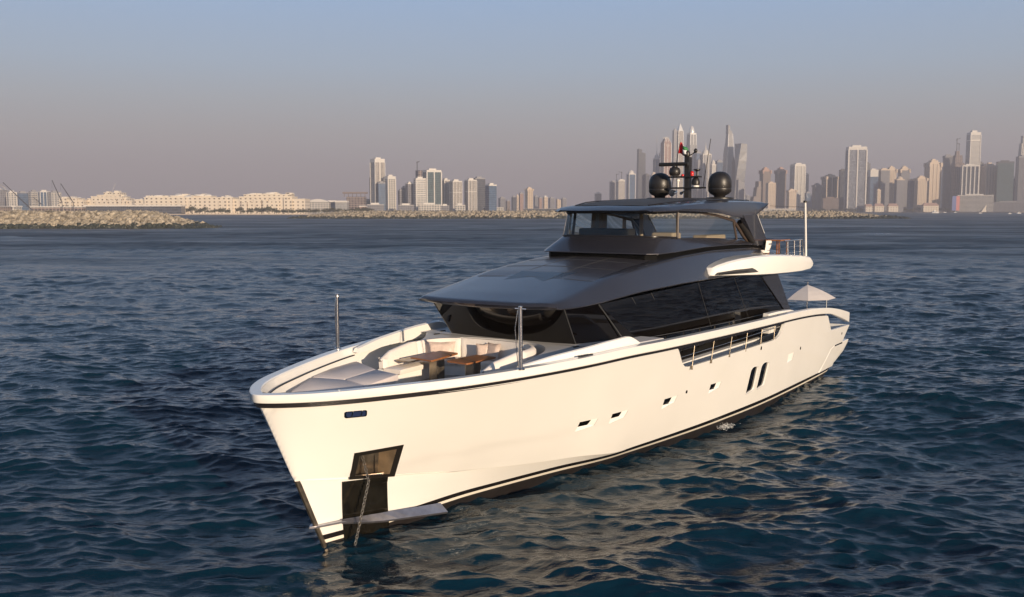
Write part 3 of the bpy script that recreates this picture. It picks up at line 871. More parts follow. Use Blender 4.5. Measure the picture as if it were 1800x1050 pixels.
# glass as thin panes between posts
def pane(i0, i1, name='window_pane', sg=(1, -1)):
    for sgn in sg:
        m = MB(True)
        a = [(p[0], sgn * p[1], p[2] + .03) for p in sill[i0:i1 + 1]]; b = [(p[0], sgn * p[1], p[2]) for p in head[i0:i1 + 1]]
        m.grid([a, b]); m.build(name, M['cglass'], lounge, smooth=50)
m = MB(True)
m.grid([ring_sym([(p[0], p[1], p[2] + .03) for p in sill[:5]]), ring_sym([(p[0], p[1], p[2]) for p in head[:5]])]); m.build('windscreen', M['cglass'], lounge, smooth=50)
pane(4, 7)
for sgn in (1, -1):
    m = MB(True)
    for i, r in ((4, .045), (7, .045)): m.tube([(sill[i][0], sgn * sill[i][1], sill[i][2]), (head[i][0], sgn * head[i][1], head[i][2] + .03)], r, 8)
    m.build('window_post', mat('post_bronze', (.06, .042, .032), .4) if sgn == 1 else bpy.data.materials['post_bronze'], lounge, smooth=60)
    m = MB(True)
    m.tube([(p[0], sgn * p[1], p[2] + .025) for p in head[4:8]] + [(19.35, sgn * 2.08, 6.75), (19.8, sgn * 2.1, 6.45), (20.2, sgn * 2.15, 6.2)], [.03, .035, .045, .055, .06, .06, .05], 8)
    m.build('window_frame', bpy.data.materials['post_bronze'], lounge, smooth=60)
m = MB(True); m.tube([(13.04, -1.55, 6.52), (13.25, -1.58, 7.3)], .035, 8); m.build('window_post', M['rubber'], lounge, smooth=60)
m = MB(True); m.tube(ring_sym([(p[0] + .01, p[1], p[2] + .02) for p in sill[:5]]), .035, 6); m.build('sill_gasket', M['black'], lounge, smooth=60)
m = MB(True); m.tube(ring_sym([(p[0], p[1], p[2] + .02) for p in head[:6]]), .045, 6); m.build('head_gasket', M['black'], lounge, smooth=60)
# roof with its aft legs
rings = []
for u in [12.72, 12.85, 13.1, 13.6, 14.3, 15.2, 16.2, 17.3, 18.4, 19.5, 20.5, 21.2, 21.7]:
    hw = interp(u, [12.72, 13.1, 13.6, 14.3, 16, 18, 21.7], [1.80, 2.02, 2.10, 2.16, 2.26, 2.36, 2.42])
    lo = interp(u, [12.7, 14.3, 15.8, 17.3, 18.9, 20.0, 21.0, 21.7], [7.33, 7.355, 7.33, 7.25, 7.07, 7.12, 7.35, 7.62])
    sh = interp(u, [12.72, 13.1, 14.3, 15.5, 17, 19, 21, 21.7], [7.37, 7.46, 7.55, 7.62, 7.68, 7.72, 7.70, 7.68])
    cr = interp(u, [12.72, 13.1, 14.3, 16, 19, 21.7], [7.38, 7.52, 7.66, 7.77, 7.84, 7.76])
    bow = .22 * max(0, 1 - (u - 12.72) / 2)
    half = [(u - bow, 0, cr), (u - bow * .8, hw * .4, cr - .015), (u - bow * .5, hw * .7, cr - (cr - sh) * .35), (u - bow * .2, hw * .88, sh + .015), (u, hw * .95, sh - .03),
            (u, hw, (sh * .35 + lo * .65) if u > 14 else lo + .03), (u, hw - .01, lo), (u, hw - .18, lo - .01 if u < 17 else lo + .04), (u, hw - .22, min(7.5, sh - .1) if u > 15 else lo + .005), (u - bow, 0, cr - .12 if u > 14 else 7.345)]
    rings.append(half + [(p[0], -p[1], p[2]) for p in half[1:-1]][::-1])
m = MB(True); m.loft(rings); m.build('lounge_roof', M['roof'], lounge, smooth=30)
m = MB(True)
zr_ = lambda u: interp(u, [12.72, 13.1, 14.3, 16, 19, 21.7], [7.38, 7.52, 7.66, 7.77, 7.84, 7.76])
m.grid([[(u - .15 * max(0, 1 - (u - 12.72) / 2) * (1 - abs(v) / 2), v, zr_(u) + .014 - .022 * (v / 1.5) ** 2 - (.02 if abs(v) > 1.3 else 0)) for v in np.linspace(-1.5, 1.5, 9)] for u in np.linspace(13.2, 18.6, 14)])
m.build('sunroof_panel', mat('sunroof_cloth', (.045, .038, .032), .6, var=.1), lounge, smooth=40)
for sgn in (1, -1):
    m = MB(True)
    rings = []
    for t in np.linspace(0, 1, 7):
        uf = 19.0 + (20.55 - 19.0) * t; ua = 20.6 + (21.95 - 20.6) * t; z = 7.22 + (6.04 - 7.22) * t
        v = 2.39
        rings.append([(uf, sgn * (v - .17), z), (uf + .03, sgn * (v), z), (ua - .05, sgn * v, z + .0), (ua, sgn * (v - .17), z)])
    m.loft(rings); m.build('roof_pillar', M['roof'], lounge, bevel=.012)
    m = MB(True); m.loft([[(20.62 + t * 1.33, sgn * 2.36, 7.2 - t * 1.15), (20.68 + t * 1.33, sgn * 2.36, 7.2 - t * 1.15), (20.68 + t * 1.33, sgn * 2.2, 7.2 - t * 1.15), (20.62 + t * 1.33, sgn * 2.2, 7.2 - t * 1.15)] for t in (0, .62)])
    m.build('pillar_trim', M['wflat'], lounge)
    m = MB(True); m.tube([(19.45, sgn * 2.12, 6.95), (19.9, sgn * 2.2, 6.6), (20.5, sgn * 2.28, 6.1)], [.13, .17, .12], 8)
    m.build('speaker_fairing', M['rubber'], lounge, smooth=50)
m = MB(True); pts = []
for sgn in (-1, 1):
    m.tube([(u, sgn * interp(u, [13.3, 15, 17, 20.8], [1.35, 1.75, 1.9, 1.95]), interp(u, [13.3, 14.3, 16, 19, 20.8], [7.545, 7.645, 7.73, 7.78, 7.76])) for u in (13.3, 13.8, 14.5, 15.5, 17, 18.5, 20.8)], .02, 6)
m.build('roof_seam', M['black'], lounge, smooth=60)
# lounge interior seen through the glass
m = MB(True); m.box(13.2, 20.9, -2.0, 2.0, 5.95, 6.12); m.build('lounge_floor', M['inter'], lounge)
m = MB(True)
m.box(13.5, 14.0, -1.35, .55, 6.1, 6.78); m.box(13.95, 14.3, -1.2, .4, 6.1, 6.66)
m.build('helm_console', M['rubber'], lounge, bevel=.06)
m = MB(True); m.box(16.0, 16.35, -1.95, -1.78, 6.1, 7.5); m.build('lounge_locker', M['inter'], lounge, bevel=.03)
m = MB(True); m.box(15.2, 15.9, .55, 1.35, 6.1, 6.62); m.box(17.1, 18.9, 1.25, 1.8, 6.1, 6.5); m.build('lounge_settee', M['iseat'], lounge, bevel=.06)
for u, v in ((18.3, .1), (19.0, -1.7)):
    m = MB(True); m.tube([(u, v, 6.1), (u, v, 7.6)], .035 if v > 0 else .08, 8); m.build('support_post', M['iseat'], lounge, smooth=60)

# ---- radomes and mast
for v in (-1.23, 1.23):
    d = empty('radome', (0, 0, 0), 0, yacht)
    m = MB(True); m.lathe((19.63, v, 7.80), [(.0, 0), (.52, 0.0), (.52, .05), (.46, .07), (.0, .07)] , 28); m.build('radome_base', M['rubber'], d, smooth=40)
    m = MB(True)
    m.lathe((19.63, v, 7.93), [(0.0, -.07), (.20, -.06), (.22, 0), (.34, .06), (.425, .15), (.435, .24), (.435, .27), (.43, .28), (.435, .29), (.435, .48), (.42, .60), (.375, .72), (.30, .81), (.19, .875), (.08, .90), (0, .905)], 36)
    m.build('dome_shell', M['rubber'], d, smooth=50)
mast = empty('mast', (0, 0, 0), 0, yacht)
U0 = 19.45
def mpart(nm_, mt, fn, **k):
    q = MB(True); fn(q); q.build(nm_, M[mt], mast, **k)
mpart('mast_post', 'rubber', lambda q: q.loft([[(U0 - .12, -.09, z), (U0 + .16, -.09, z), (U0 + .16, .10, z), (U0 - .12, .10, z)] for z in (7.8, 9.40)]), bevel=.015)
mpart('mast_crossbar', 'rubber', lambda q: q.box(U0 - .22, U0 + .10, -.72, .72, 8.20, 8.26), bevel=.012)
mpart('mast_crossbar', 'rubber', lambda q: q.box(U0 - .22, U0 + .10, -.74, .54, 8.62, 8.68), bevel=.012)
mpart('radar_scanner', 'rubber', lambda q: q.loft([[(U0 - .25 + a_, v, 9.13 + b_) for a_, b_ in ((-.07, -.07), (.07, -.07), (.09, .0), (.05, .07), (-.05, .07), (-.09, 0))] for v in (-1.06, -1.0, .10, .13)]), bevel=.02)
mpart('radar_drum', 'rubber', lambda q: q.lathe((U0 - .25, -.42, 8.69), [(0, 0), (.16, 0.0), (.21, .07), (.22, .18), (.18, .29), (.09, .34), (.08, .40), (0, .40)], 24), smooth=50)
mpart('camera_housing', 'rubber', lambda q: q.lathe((U0 - .02, -.02, 9.40), [(0, 0), (.09, 0), (.11, .04), (.11, .19), (.07, .24), (0, .25)], 16), smooth=50)
mpart('signal_lamp', 'rlamp', lambda q: q.lathe((U0 - .1, .22, 8.68), [(0, 0), (.07, 0), (.075, .08), (.07, .15), (.04, .18), (0, .19)], 14), smooth=50)
mpart('signal_lamp', 'rlamp', lambda q: q.lathe((U0 - .1, -.16, 8.68), [(0, 0), (.06, 0), (.06, .06), (0, .09)], 12), smooth=50)
mpart('searchlight', 'rubber', lambda q: q.lathe((U0 - .05, .36, 8.32), [(0, 0), (.15, .02), (.16, .12), (.13, .24), (.08, .30), (0, .31)], 16), smooth=50)
mpart('searchlight_mount', 'wflat', lambda q: q.lathe((U0 - .05, .36, 8.26), [(0, 0), (.13, 0), (.13, .06), (0, .07)], 12), smooth=50)
mpart('wind_sensor', 'wflat', lambda q: q.lathe((U0 - .05, -.37, 8.26), [(0, 0), (.03, 0), (.035, .22), (.07, .22), (.07, .30), (0, .32)], 12), smooth=50)
mpart('horn', 'steel', lambda q: q.tube([(U0 - .05, -.42, 8.08), (U0 - .42, -.46, 8.03)], [.05, .13], 14), smooth=50)
mpart('horn', 'steel', lambda q: q.tube([(U0 + .02, -.12, 8.1), (U0 - .28, -.14, 8.02)], [.03, .06], 10), smooth=50)
mpart('satellite_antenna', 'rubber', lambda q: q.lathe((U0 - .1, .42, 8.68), [(0, 0), (.03, 0), (.03, .16), (.13, .22), (.13, .25), (0, .27)], 12), smooth=50)
mpart('whip_antenna', 'rubber', lambda q: q.tube([(U0, .64, 8.26), (U0 - .05, .93, 10.05)], .013, 5), smooth=60)
mpart('stub_antenna', 'rubber', lambda q: q.tube([(U0, .05, 9.45), (U0, .2, 9.52), (U0, .30, 9.60)], .02, 6), smooth=60)
mpart('stub_head', 'rubber', lambda q: q.lathe((U0, .31, 9.54), [(0, 0), (.05, .02), (.075, .09), (.05, .16), (0, .18)], 10), smooth=60)
mpart('stub_antenna', 'rubber', lambda q: q.tube([(U0, -.06, 9.5), (U0, -.14, 9.62), (U0, -.22, 9.66)], .022, 6), smooth=60)

# ---- tall steel poles on the gunwale and the ensign staff aft
for sgn in (1, -1):
    p = empty('gunwale_pole', (0, 0, 0), 0, yacht)
    m = MB(True); m.tube([(3.5, sgn * 2.91, 3.72), (3.5, sgn * 2.90, 5.14)], [.052, .045], 12); m.lathe((3.5, sgn * 2.91, 3.72), [(0, 0), (.10, 0), (.10, .03), (.055, .05)], 14); m.lathe((3.5, sgn * 2.9, 5.14), [(0, 0), (.055, 0), (.055, .05), (.0, .06)], 12)
    m.build('pole_tube', M['steel'], p, smooth=50)
    m = MB(True); m.tube([(3.42, sgn * 2.88, 5.1), (3.36, sgn * 2.85, 4.7), (3.40, sgn * 2.86, 4.2), (3.44, sgn * 2.88, 3.8)], .010, 5); m.tube([(3.42, sgn * 2.8, 5.14), (3.58, sgn * 3.0, 5.12)], .02, 6)
    m.build('pole_lanyard', M['steel'], p, smooth=60)
st = empty('stern_staff', (0, 0, 0), 0, yacht)
m = MB(True); m.tube([(23.35, 3.42, 5.55), (23.05, 3.42, 7.70)], .045, 8); m.build('staff_tube', M['wflat'], st, smooth=60)
m = MB(True); m.lathe((23.05, 3.42, 7.68), [(0, 0), (.07, 0), (.07, .07), (0, .09)], 10); m.build('staff_lamp', M['rubber'], st, smooth=60)
m = MB(True); m.tube([(23.05, 3.42, 7.5), (21.6, 2.5, 7.55)], .007, 4); m.build('staff_wire', M['seam'], st)
r = empty('flybridge_railing', (0, 0, 0), 0, yacht)
for sgn in (1, -1):
    for u in (21.3, 22.1, 22.8, 23.35):
        m = MB(True); m.tube([(u, sgn * 3.35, 5.5), (u - (.25 if u > 23 else 0), sgn * 3.33, 6.22)], .026, 8); m.build('railing_post', M['steel'], r, smooth=60)
    for z, rr_ in ((6.22, .026), (5.98, .012), (5.76, .012)):
        m = MB(True); m.tube([(20.9, sgn * 3.33, z), (23.1 + (6.22 - z) * .3, sgn * 3.33, z)], rr_, 8); m.build('railing_bar', M['steel'], r, smooth=60)
for v in np.linspace(-2.4, 2.4, 5):
    m = MB(True); m.tube([(23.4, v, 5.45), (23.15, v, 6.22)], .022, 8); m.build('railing_post', M['steel'], r, smooth=60)
m = MB(True); m.tube([(23.12, -3.33, 6.22), (23.12, 3.33, 6.22)], .026, 8); m.build('railing_bar', M['steel'], r, smooth=60)

# ------------------------------------------------------------------ flecks of foam along the waterline
def foam():
    rng = random.Random(21); m = MB(True)
    spots = [(15.9, 3.12, .40, 240, .013)]
    for u0, v0, s_, n_, r0 in spots:
        for _ in range(n_):
            u = u0 + rng.gauss(0, s_ * .5); v = v0 + rng.gauss(0, s_ * .28); r = r0 * rng.uniform(.3, 1.1); z = rng.uniform(-.02, .10)
            k = rng.random() * 6.28
            pts = [(u + r * rng.uniform(.6, 1.5) * math.cos(a + k), v + r * rng.uniform(.5, 1.2) * math.sin(a + k), z + rng.uniform(-.02, .02)) for a in (0, 1.25, 2.5, 3.75, 5.0)]
            m.add(pts + [(u, v, z + r * .7), (u, v, z - r * .5)], [(i, (i + 1) % 5, 5) for i in range(5)] + [((i + 1) % 5, i, 6) for i in range(5)])
    o = m.build('sea_foam', mat('foam', (.75, .76, .76), .7))
    o.matrix_world = Matrix.Translation((-4.170, 20.437, 0.0)) @ Matrix.Rotation(R(-124), 4, 'Z')
    tag(o, 'flecks of white foam along the waterline of the yacht', 'foam', kind='stuff')
foam()

# ------------------------------------------------------------------ loose things aboard (boat coordinates, parented to nothing)
YM = Matrix.Translation((-4.170, 20.437, 0.0)) @ Matrix.Rotation(R(-124), 4, 'Z')
def aboard(name, u, v, z, label, cat, group=None):
    # an empty at the thing's base, in world space, turned like the yacht
    o = empty(name, YM @ Vector((-u, v, z)), R(-124))
    return tag(o, label, cat, group)
class TB(MB):          # geometry given in boat coordinates, stored relative to a thing's base
    def __init__(s, o): super().__init__(True); s.o = o
    def base(s, u, v, z): s.b = (u, v, z); return s
    def P(s, p): return (-(p[0] - s.b[0]), p[1] - s.b[1], p[2] - s.b[2])
def tb(b): m = TB(None); m.b = b; return m

# tables
TZ = 3.60
for k, (corn, lab, cx, cy) in enumerate((
        ([(4.12, -.95), (5.45, -1.00), (5.40, -.34), (4.0, -.12)], 'teak table with a folded-out leaf, the one nearer the curved cream sofa end', 4.85, -.62),
        ([(4.19, .20), (5.42, .24), (5.40, .90), (4.12, .90)], 'teak table on one square pedestal, beside the bare steel pole', 4.85, .56))):
    b = (cx, cy, 2.85)
    t = aboard('cocktail_table', *b, lab, 'table', 'teak tables on the foredeck')
    m = tb(b); m.loft([[(u, v, z) for u, v in round_poly(corn, .05)] for z in (TZ - .045, TZ)]); m.build('table_top', M['teak'], t, bevel=.008)
    if k == 0:
        m = tb(b); m.loft([[(u, v, z) for u, v in [(4.13, -1.42), (5.0, -1.44), (5.3, -1.0), (4.1, -.94)]] for z in (TZ - .15, TZ - .115)]); m.build('folding_leaf', M['dsteel'], t, bevel=.006)
    m = tb(b); m.box(cx - .16, cx + .16, cy - .15, cy + .13, 2.86, TZ - .05); m.build('pedestal', M['dsteel'], t, bevel=.03)
    m = tb(b); m.box(cx - .26, cx + .26, cy - .24, cy + .22, 2.853, 2.88); m.build('pedestal_foot', M['steel'], t, bevel=.01)

# U-shaped sofa: separate cushions round the arc
b = (6.3, 0, 2.85)
sofa = aboard('deck_sofa', *b, 'cream U-shaped sofa wrapped round the two foredeck tables', 'sofa')
arc = [(3.75, -1.72), (4.5, -1.80), (5.4, -1.82), (6.15, -1.68), (6.62, -1.2), (6.72, -.5), (6.74, 0), (6.72, .5), (6.62, 1.2), (6.15, 1.68), (5.4, 1.82), (4.5, 1.80), (3.75, 1.72)]
A_ = arc_resample(chaikin(arc, 3, False), 121)
def nrm(i):
    a = A_[max(i-1, 0)]; c = A_[min(i+1, 120)]; t = Vector((c[0]-a[0], c[1]-a[1])).normalized(); n_ = Vector((t.y, -t.x))
    if n_.dot(Vector((4.6 - A_[i][0], -A_[i][1]))) < 0: n_ = -n_
    return n_
cuts = [0, 22, 44, 76, 98, 120]
for a, c in zip(cuts[:-1], cuts[1:]):
    m = tb(b); rings = []
    for i in range(a, c + 1):
        n_ = nrm(i); p = A_[i]; e = min(1, min(i - a, c - i) / 1.5 + .55)
        hgt = (3.82 if 18 < i < 102 else interp(min(i, 120 - i), [0, 6, 18], [3.52, 3.70, 3.82]))
        prof = [(.0, 3.26), (-.03, 3.55), (-.02, hgt - .07), (.04, hgt), (.12, hgt - .0), (.17, hgt - .06), (.21, 3.52), (.22, 3.28)]
        prof = [(.095 + (o - .095) * e, 3.5 + (z - 3.5) * (1 - (1 - e) * .12)) for o, z in prof]
        rings.append([(p[0] + n_.x * o, p[1] + n_.y * o, z) for o, z in prof])
    m.loft(rings); m.build('back_cushion', M['cush'], sofa, smooth=50)
    m = tb(b); rings = []
    for i in range(a, c + 1):
        n_ = nrm(i); p = A_[i]; e = min(1, min(i - a, c - i) / 1.2 + .8)
        prof = [(.18, 3.15), (.18, 3.29), (.22, 3.31), (.62, 3.31), (.70, 3.285), (.71, 3.24), (.69, 3.16)]
        prof = [(.45 + (o - .45) * 1.0, 3.23 + (z - 3.23) * e) for o, z in prof]
        rings.append([(p[0] + n_.x * o, p[1] + n_.y * o, z) for o, z in prof])
    m.loft(rings); m.build('seat_cushion', M['cush'], sofa, smooth=50)
m = tb(b)
m.loft([[(A_[i][0] + nrm(i).x * o, A_[i][1] + nrm(i).y * o, z) for o, z in ((.0, 2.853), (.0, 3.26), (.16, 3.26), (.17, 3.145), (.62, 3.145), (.62, 2.853))] for i in range(0, 121, 2)])
m.build('sofa_base', M['gel'], sofa, smooth=30)
# pillows
def pillow(u, v, z, w, h, yaw, tilt, lab, grp='pillows on the foredeck sofa'):
    b = (u, v, z)
    o = aboard('pillow', *b, lab, 'pillow', grp)
    m = MB(); n = 11; rows_f, rows_b = [], []
    rnd = random.Random(int(u * 100))
    mat_ = Matrix.Rotation(yaw, 4, 'Z') @ Matrix.Rotation(tilt, 4, 'Y')
    for side in (1, -1):
        rows = []
        for i in range(n):
            r = []
            for j in range(n):
                a = -1 + 2 * i / (n - 1); c = -1 + 2 * j / (n - 1)
                puff = ((1 - a ** 4) * (1 - c ** 4)) ** .6
                k = 1 - .10 * (1 - abs(a * c))
                th_ = side * (.085 * puff) + rnd.uniform(-.006, .006) * puff
                p = mat_ @ Vector((th_, a * w / 2 * k, h / 2 + c * h / 2 * k))
                r.append(tuple(p))
            rows.append(r)
        m.grid(rows)
    c_ = m.build('pillow_cover', M['pillow'], o, smooth=70)
    return o
pillow(5.72, -1.22, 3.30, .86, .50, R(35), R(-14), 'wide crumpled satin pillow against the curved starboard end of the sofa')
pillow(6.30, .08, 3.30, .50, .50, R(-8), R(-18), 'square ruched satin pillow in the middle of the sofa back')
pillow(6.28, -.16, 3.30, .40, .46, R(35), R(-12), 'small ruched pillow half hidden behind the square middle one')
pillow(5.75, 1.36, 3.30, .50, .52, R(-62), R(-16), 'pink satin pillow with one corner up at the port end of the sofa')

# sunpads
def sunpad(polys, z0, z1, lab, bpos):
    o = aboard('sunpad', *bpos, lab, 'sunpad', 'sunpads on the bow')
    for poly in polys:
        m = tb(bpos); rp = round_poly(poly, .06, 3)
        cx = sum(p[0] for p in rp) / len(rp); cy = sum(p[1] for p in rp) / len(rp)
        sc_ = lambda k: [(cx + (p[0] - cx) * k, cy + (p[1] - cy) * k) for p in rp]
        m.loft([[(u, v, z) for u, v in sc_(k)] for k, z in ((.985, z0), (1, z0 + .03), (1, z1 - .04), (.99, z1 - .012), (.965, z1))])
        m.build('pad_cushion', M['pad'], o, smooth=50)
    m = tb(bpos)
    allp = [(.15, -.35), (1.3, -.02), (2.95, -.42), (3.75, -2.35), (1.6, -1.85), (.1, -1.0)]
    sg = 1 if polys[0][0][1] < 0 else -1
    m.loft([[(u, v * sg, z) for u, v in [(p[0] + .04, p[1]) for p in allp]] for z in (2.855, z0 + .005)])
    m.build('pad_plinth', M['gel'], o, bevel=.02)
F1 = [(-.02, -.92), (.03, -.42), (1.34, .04), (1.72, -.95), (1.50, -1.83)]
F2 = [(1.36, .04), (2.98, -.34), (3.22, -1.30), (1.74, -.95)]
F3 = [(1.52, -1.85), (1.76, -.97), (3.24, -1.32), (3.92, -2.62), (2.7, -2.35)]
sunpad([F1, F2, F3], 3.20, 3.37, 'beige sunpad of three cushions just behind the tip of the bow', (1.8, -.9, 2.855))
P1 = [(1.9, .62), (3.2, .52), (4.2, .75), (4.6, 1.35), (2.6, 1.9), (1.5, 1.4)]
o = aboard('sunpad', 3.0, 1.2, 2.855, 'low beige sunpad half hidden behind the port gunwale, in front of the tables', 'sunpad', 'sunpads on the bow')
m = tb((3.0, 1.2, 2.855)); m.loft([[(u, v, z) for u, v in round_poly(P1, .08)] for z in (3.12, 3.22)]); m.build('pad_cushion', M['pad'], o, bevel=.03)
m = tb((3.0, 1.2, 2.855)); m.loft([[(3.0 + (u - 3.0) * .94, 1.2 + (v - 1.2) * .94, z) for u, v in round_poly(P1, .08)] for z in (2.858, 3.118)]); m.build('pad_plinth', M['gel'], o)

# umbrella on the aft cockpit
b = (28.6, 1.95, 1.9)
um = aboard('cockpit_umbrella', *b, 'pale beige parasol standing open over the aft cockpit', 'umbrella')
m = tb(b); rows = []
for k in range(9):
    r = []
    ang = R(22.5 + 45 * k)
    for t in (0.02, .25, .5, .75, 1):
        r.append((28.6 + 1.5 * t * math.cos(ang), 1.95 + 1.2 * t * math.sin(ang), 4.00 - .58 * t + .05 * math.sin(t * math.pi)))
    rows.append(r)
m.grid(rows[:9]); cn = m.build('canopy', M['canvas'], um, recalc=True)
md = cn.modifiers.new('s', 'SOLIDIFY'); md.thickness = .012
for k in range(8):
    ang = R(22.5 + 45 * k); m = tb(b)
    m.tube([(28.6, 1.95, 3.96), (28.6 + 1.49 * math.cos(ang), 1.95 + 1.19 * math.sin(ang), 3.41)], .013, 5); m.build('rib', M['wflat'], um)
m = tb(b); m.tube([(28.6, 1.95, 1.9), (28.6, 1.95, 4.14)], .03, 8); m.build('umbrella_pole', M['steel'], um, smooth=60)
m = tb(b); m.lathe((28.6, 1.95, 1.9), [(0, 0), (.28, 0), (.28, .05), (.06, .08), (0, .08)], 20); m.build('umbrella_base', M['dsteel'], um, smooth=40)
m = tb(b); m.tube([(29.75, 2.5, 3.42), (29.75, 2.5, 2.2)], .012, 6); m.build('tie_down', M['wflat'], um)

# chairs and a bar table on the flybridge
for u, v, lab in ((21.4, 2.3, 'white tub chair with brown piping nearest the lounge pillar on the flybridge'), (22.4, 1.6, 'white tub chair behind the flybridge railing, farther aft than its twin')):
    b = (u, v, 5.45)
    c = aboard('tub_chair', *b, lab, 'chair', 'tub chairs on the flybridge')
    m = tb(b)
    m.grid([[(u + r_ * math.cos(a), v + r_ * math.sin(a), z) for a in np.linspace(-2.4, 2.4, 16)] for r_, z in ((.24, 5.75), (.33, 5.95), (.39, 6.22), (.36, 6.22), (.30, 5.95), (.20, 5.78))])
    m.build('chair_shell', M['gel'], c, smooth=60)
    m = tb(b); m.lathe((u, v, 5.74), [(0, 0), (.27, 0), (.29, .05), (.26, .11), (0, .12)], 18); m.build('seat', M['cush'], c, smooth=50)
    for k in range(4):
        m = tb(b); a = R(45 + 90 * k); m.tube([(u + .2 * math.cos(a), v + .2 * math.sin(a), 5.76), (u + .27 * math.cos(a), v + .27 * math.sin(a), 5.45)], .02, 6); m.build('leg', M['teak'], c)
b = (21.9, 2.75, 5.45)
c = aboard('fly_table', *b, 'brown topped bar table beside the flybridge railing', 'table')
m = tb(b); m.box(21.35, 22.5, 2.45, 3.05, 6.20, 6.25); m.build('table_top', M['teak'], c, bevel=.01)
for u, v in ((21.45, 2.55), (22.4, 2.55), (21.45, 2.95), (22.4, 2.95)):
    m = tb(b); m.tube([(u, v, 5.45), (u, v, 6.2)], .025, 6); m.build('leg', M['teak'], c)

# flag at the masthead
b = (19.45, -.6, 8.27)
fl = aboard('flag', *b, 'small red, green, white and black flag flying beside the mast', 'flag')
m = tb(b); m.tube([(19.35, -.60, 8.27), (19.35, -.28, 9.98)], .012, 6); m.build('flag_staff', M['rubber'], fl)
def Pf(s_, t):
    A_, B_, C_, D_ = (-.37, 9.55), (-.28, 9.97), (.09, 9.40), (.02, 9.70)     # hoist foot, hoist head, fly foot, fly head
    x = (A_[0] * (1 - t) + B_[0] * t) * (1 - s_) + (C_[0] * (1 - t) + D_[0] * t) * s_; z = (A_[1] * (1 - t) + B_[1] * t) * (1 - s_) + (C_[1] * (1 - t) + D_[1] * t) * s_
    return (19.35 + .05 * math.sin(s_ * 7 + t), x, z + .02 * math.sin(s_ * 9))
for nm_, s0, s1, t0, t1, mt in (('red_band', 0, .42, 0, 1, 'red'), ('green_stripe', .42, 1, .62, 1, 'green'), ('white_stripe', .42, 1, .18, .62, 'white'), ('black_stripe', .42, 1, 0, .18, 'black')):
    m = tb(b)
    m.grid([[Pf(s0 + (s1 - s0) * i / 6, t) for t in (t0, (t0 + t1) / 2, t1)] for i in range(7)])
    q = m.build(nm_, M[mt], fl, smooth=60, recalc=False); md = q.modifiers.new('s', 'SOLIDIFY'); md.thickness = .006

# anchor chain
A0 = Vector((.62, .60, 2.02)); A1 = Vector((.62, .80, 1.44)); A2 = Vector((.36, .50, -.35))
b = tuple(A2)
ch = aboard('anchor_chain', *b, 'galvanised anchor chain running from the bow pocket down into the water', 'chain')
pts = [A0 + (A1 - A0) * t for t in np.linspace(0, .98, 10)] + [A1 + (A2 - A1) * t for t in np.linspace(0, 1, 26)]
m = tb(b)
for i in range(len(pts) - 1):
    c_ = (pts[i] + pts[i + 1]) / 2; d = (pts[i + 1] - pts[i]); L = d.length * .72; d.normalize()
    a = d.cross(Vector((1, .3, 0))).normalized(); 
    if i % 2: a = d.cross(a).normalized()
    loop = [c_ + d * L * math.cos(t) + a * .030 * math.sin(t) for t in np.linspace(0, 2 * math.pi, 11)[:-1]]
    o_ = d.cross(a).normalized()
    rings = []
    for k in range(10):
        tan = (loop[(k + 1) % 10] - loop[k - 1]).normalized(); x = tan.cross(o_).normalized()
        rings.append([tuple(loop[k] + (x * math.cos(q) + o_ * math.sin(q)) * .0095) for q in (0, 1.57, 3.14, 4.71)])
    m.grid(rings, closed=True, closed_rows=True)
m.build('chain_links', mat('galvanised', (.34, .31, .27), .4, metal=.8, var=.3, vscale=20), ch, smooth=60)

# ------------------------------------------------------------------ land, beaches
def ground(name, pts, z0, z1, mt):
    m = MB(); m.loft([[(p.x, p.y, z) for p in pts] for z in (z0, z1)]); return tag(m.build(name, mt), kind='structure')
M['sand'] = mat('sand', (.50, .41, .32), .9, var=.12, vscale=.02)
M['scrub'] = mat('scrub', (.16, .15, .11), .95, var=.3, vscale=.02)
ground('shore', [at(-500, 1400), at(100, 1385), at(400, 1380), at(560, 1400), at(650, 1480), at(900, 2250), at(1150, 2780), at(1150, 7000), at(-900, 7000)], -3, 1.2, M['sand'])
ground('shore', [at(1120, 2890), at(1400, 2850), at(1620, 2800), at(2600, 2700), at(2900, 7000), at(1120, 7000)], -3, 1.2, M['sand'])

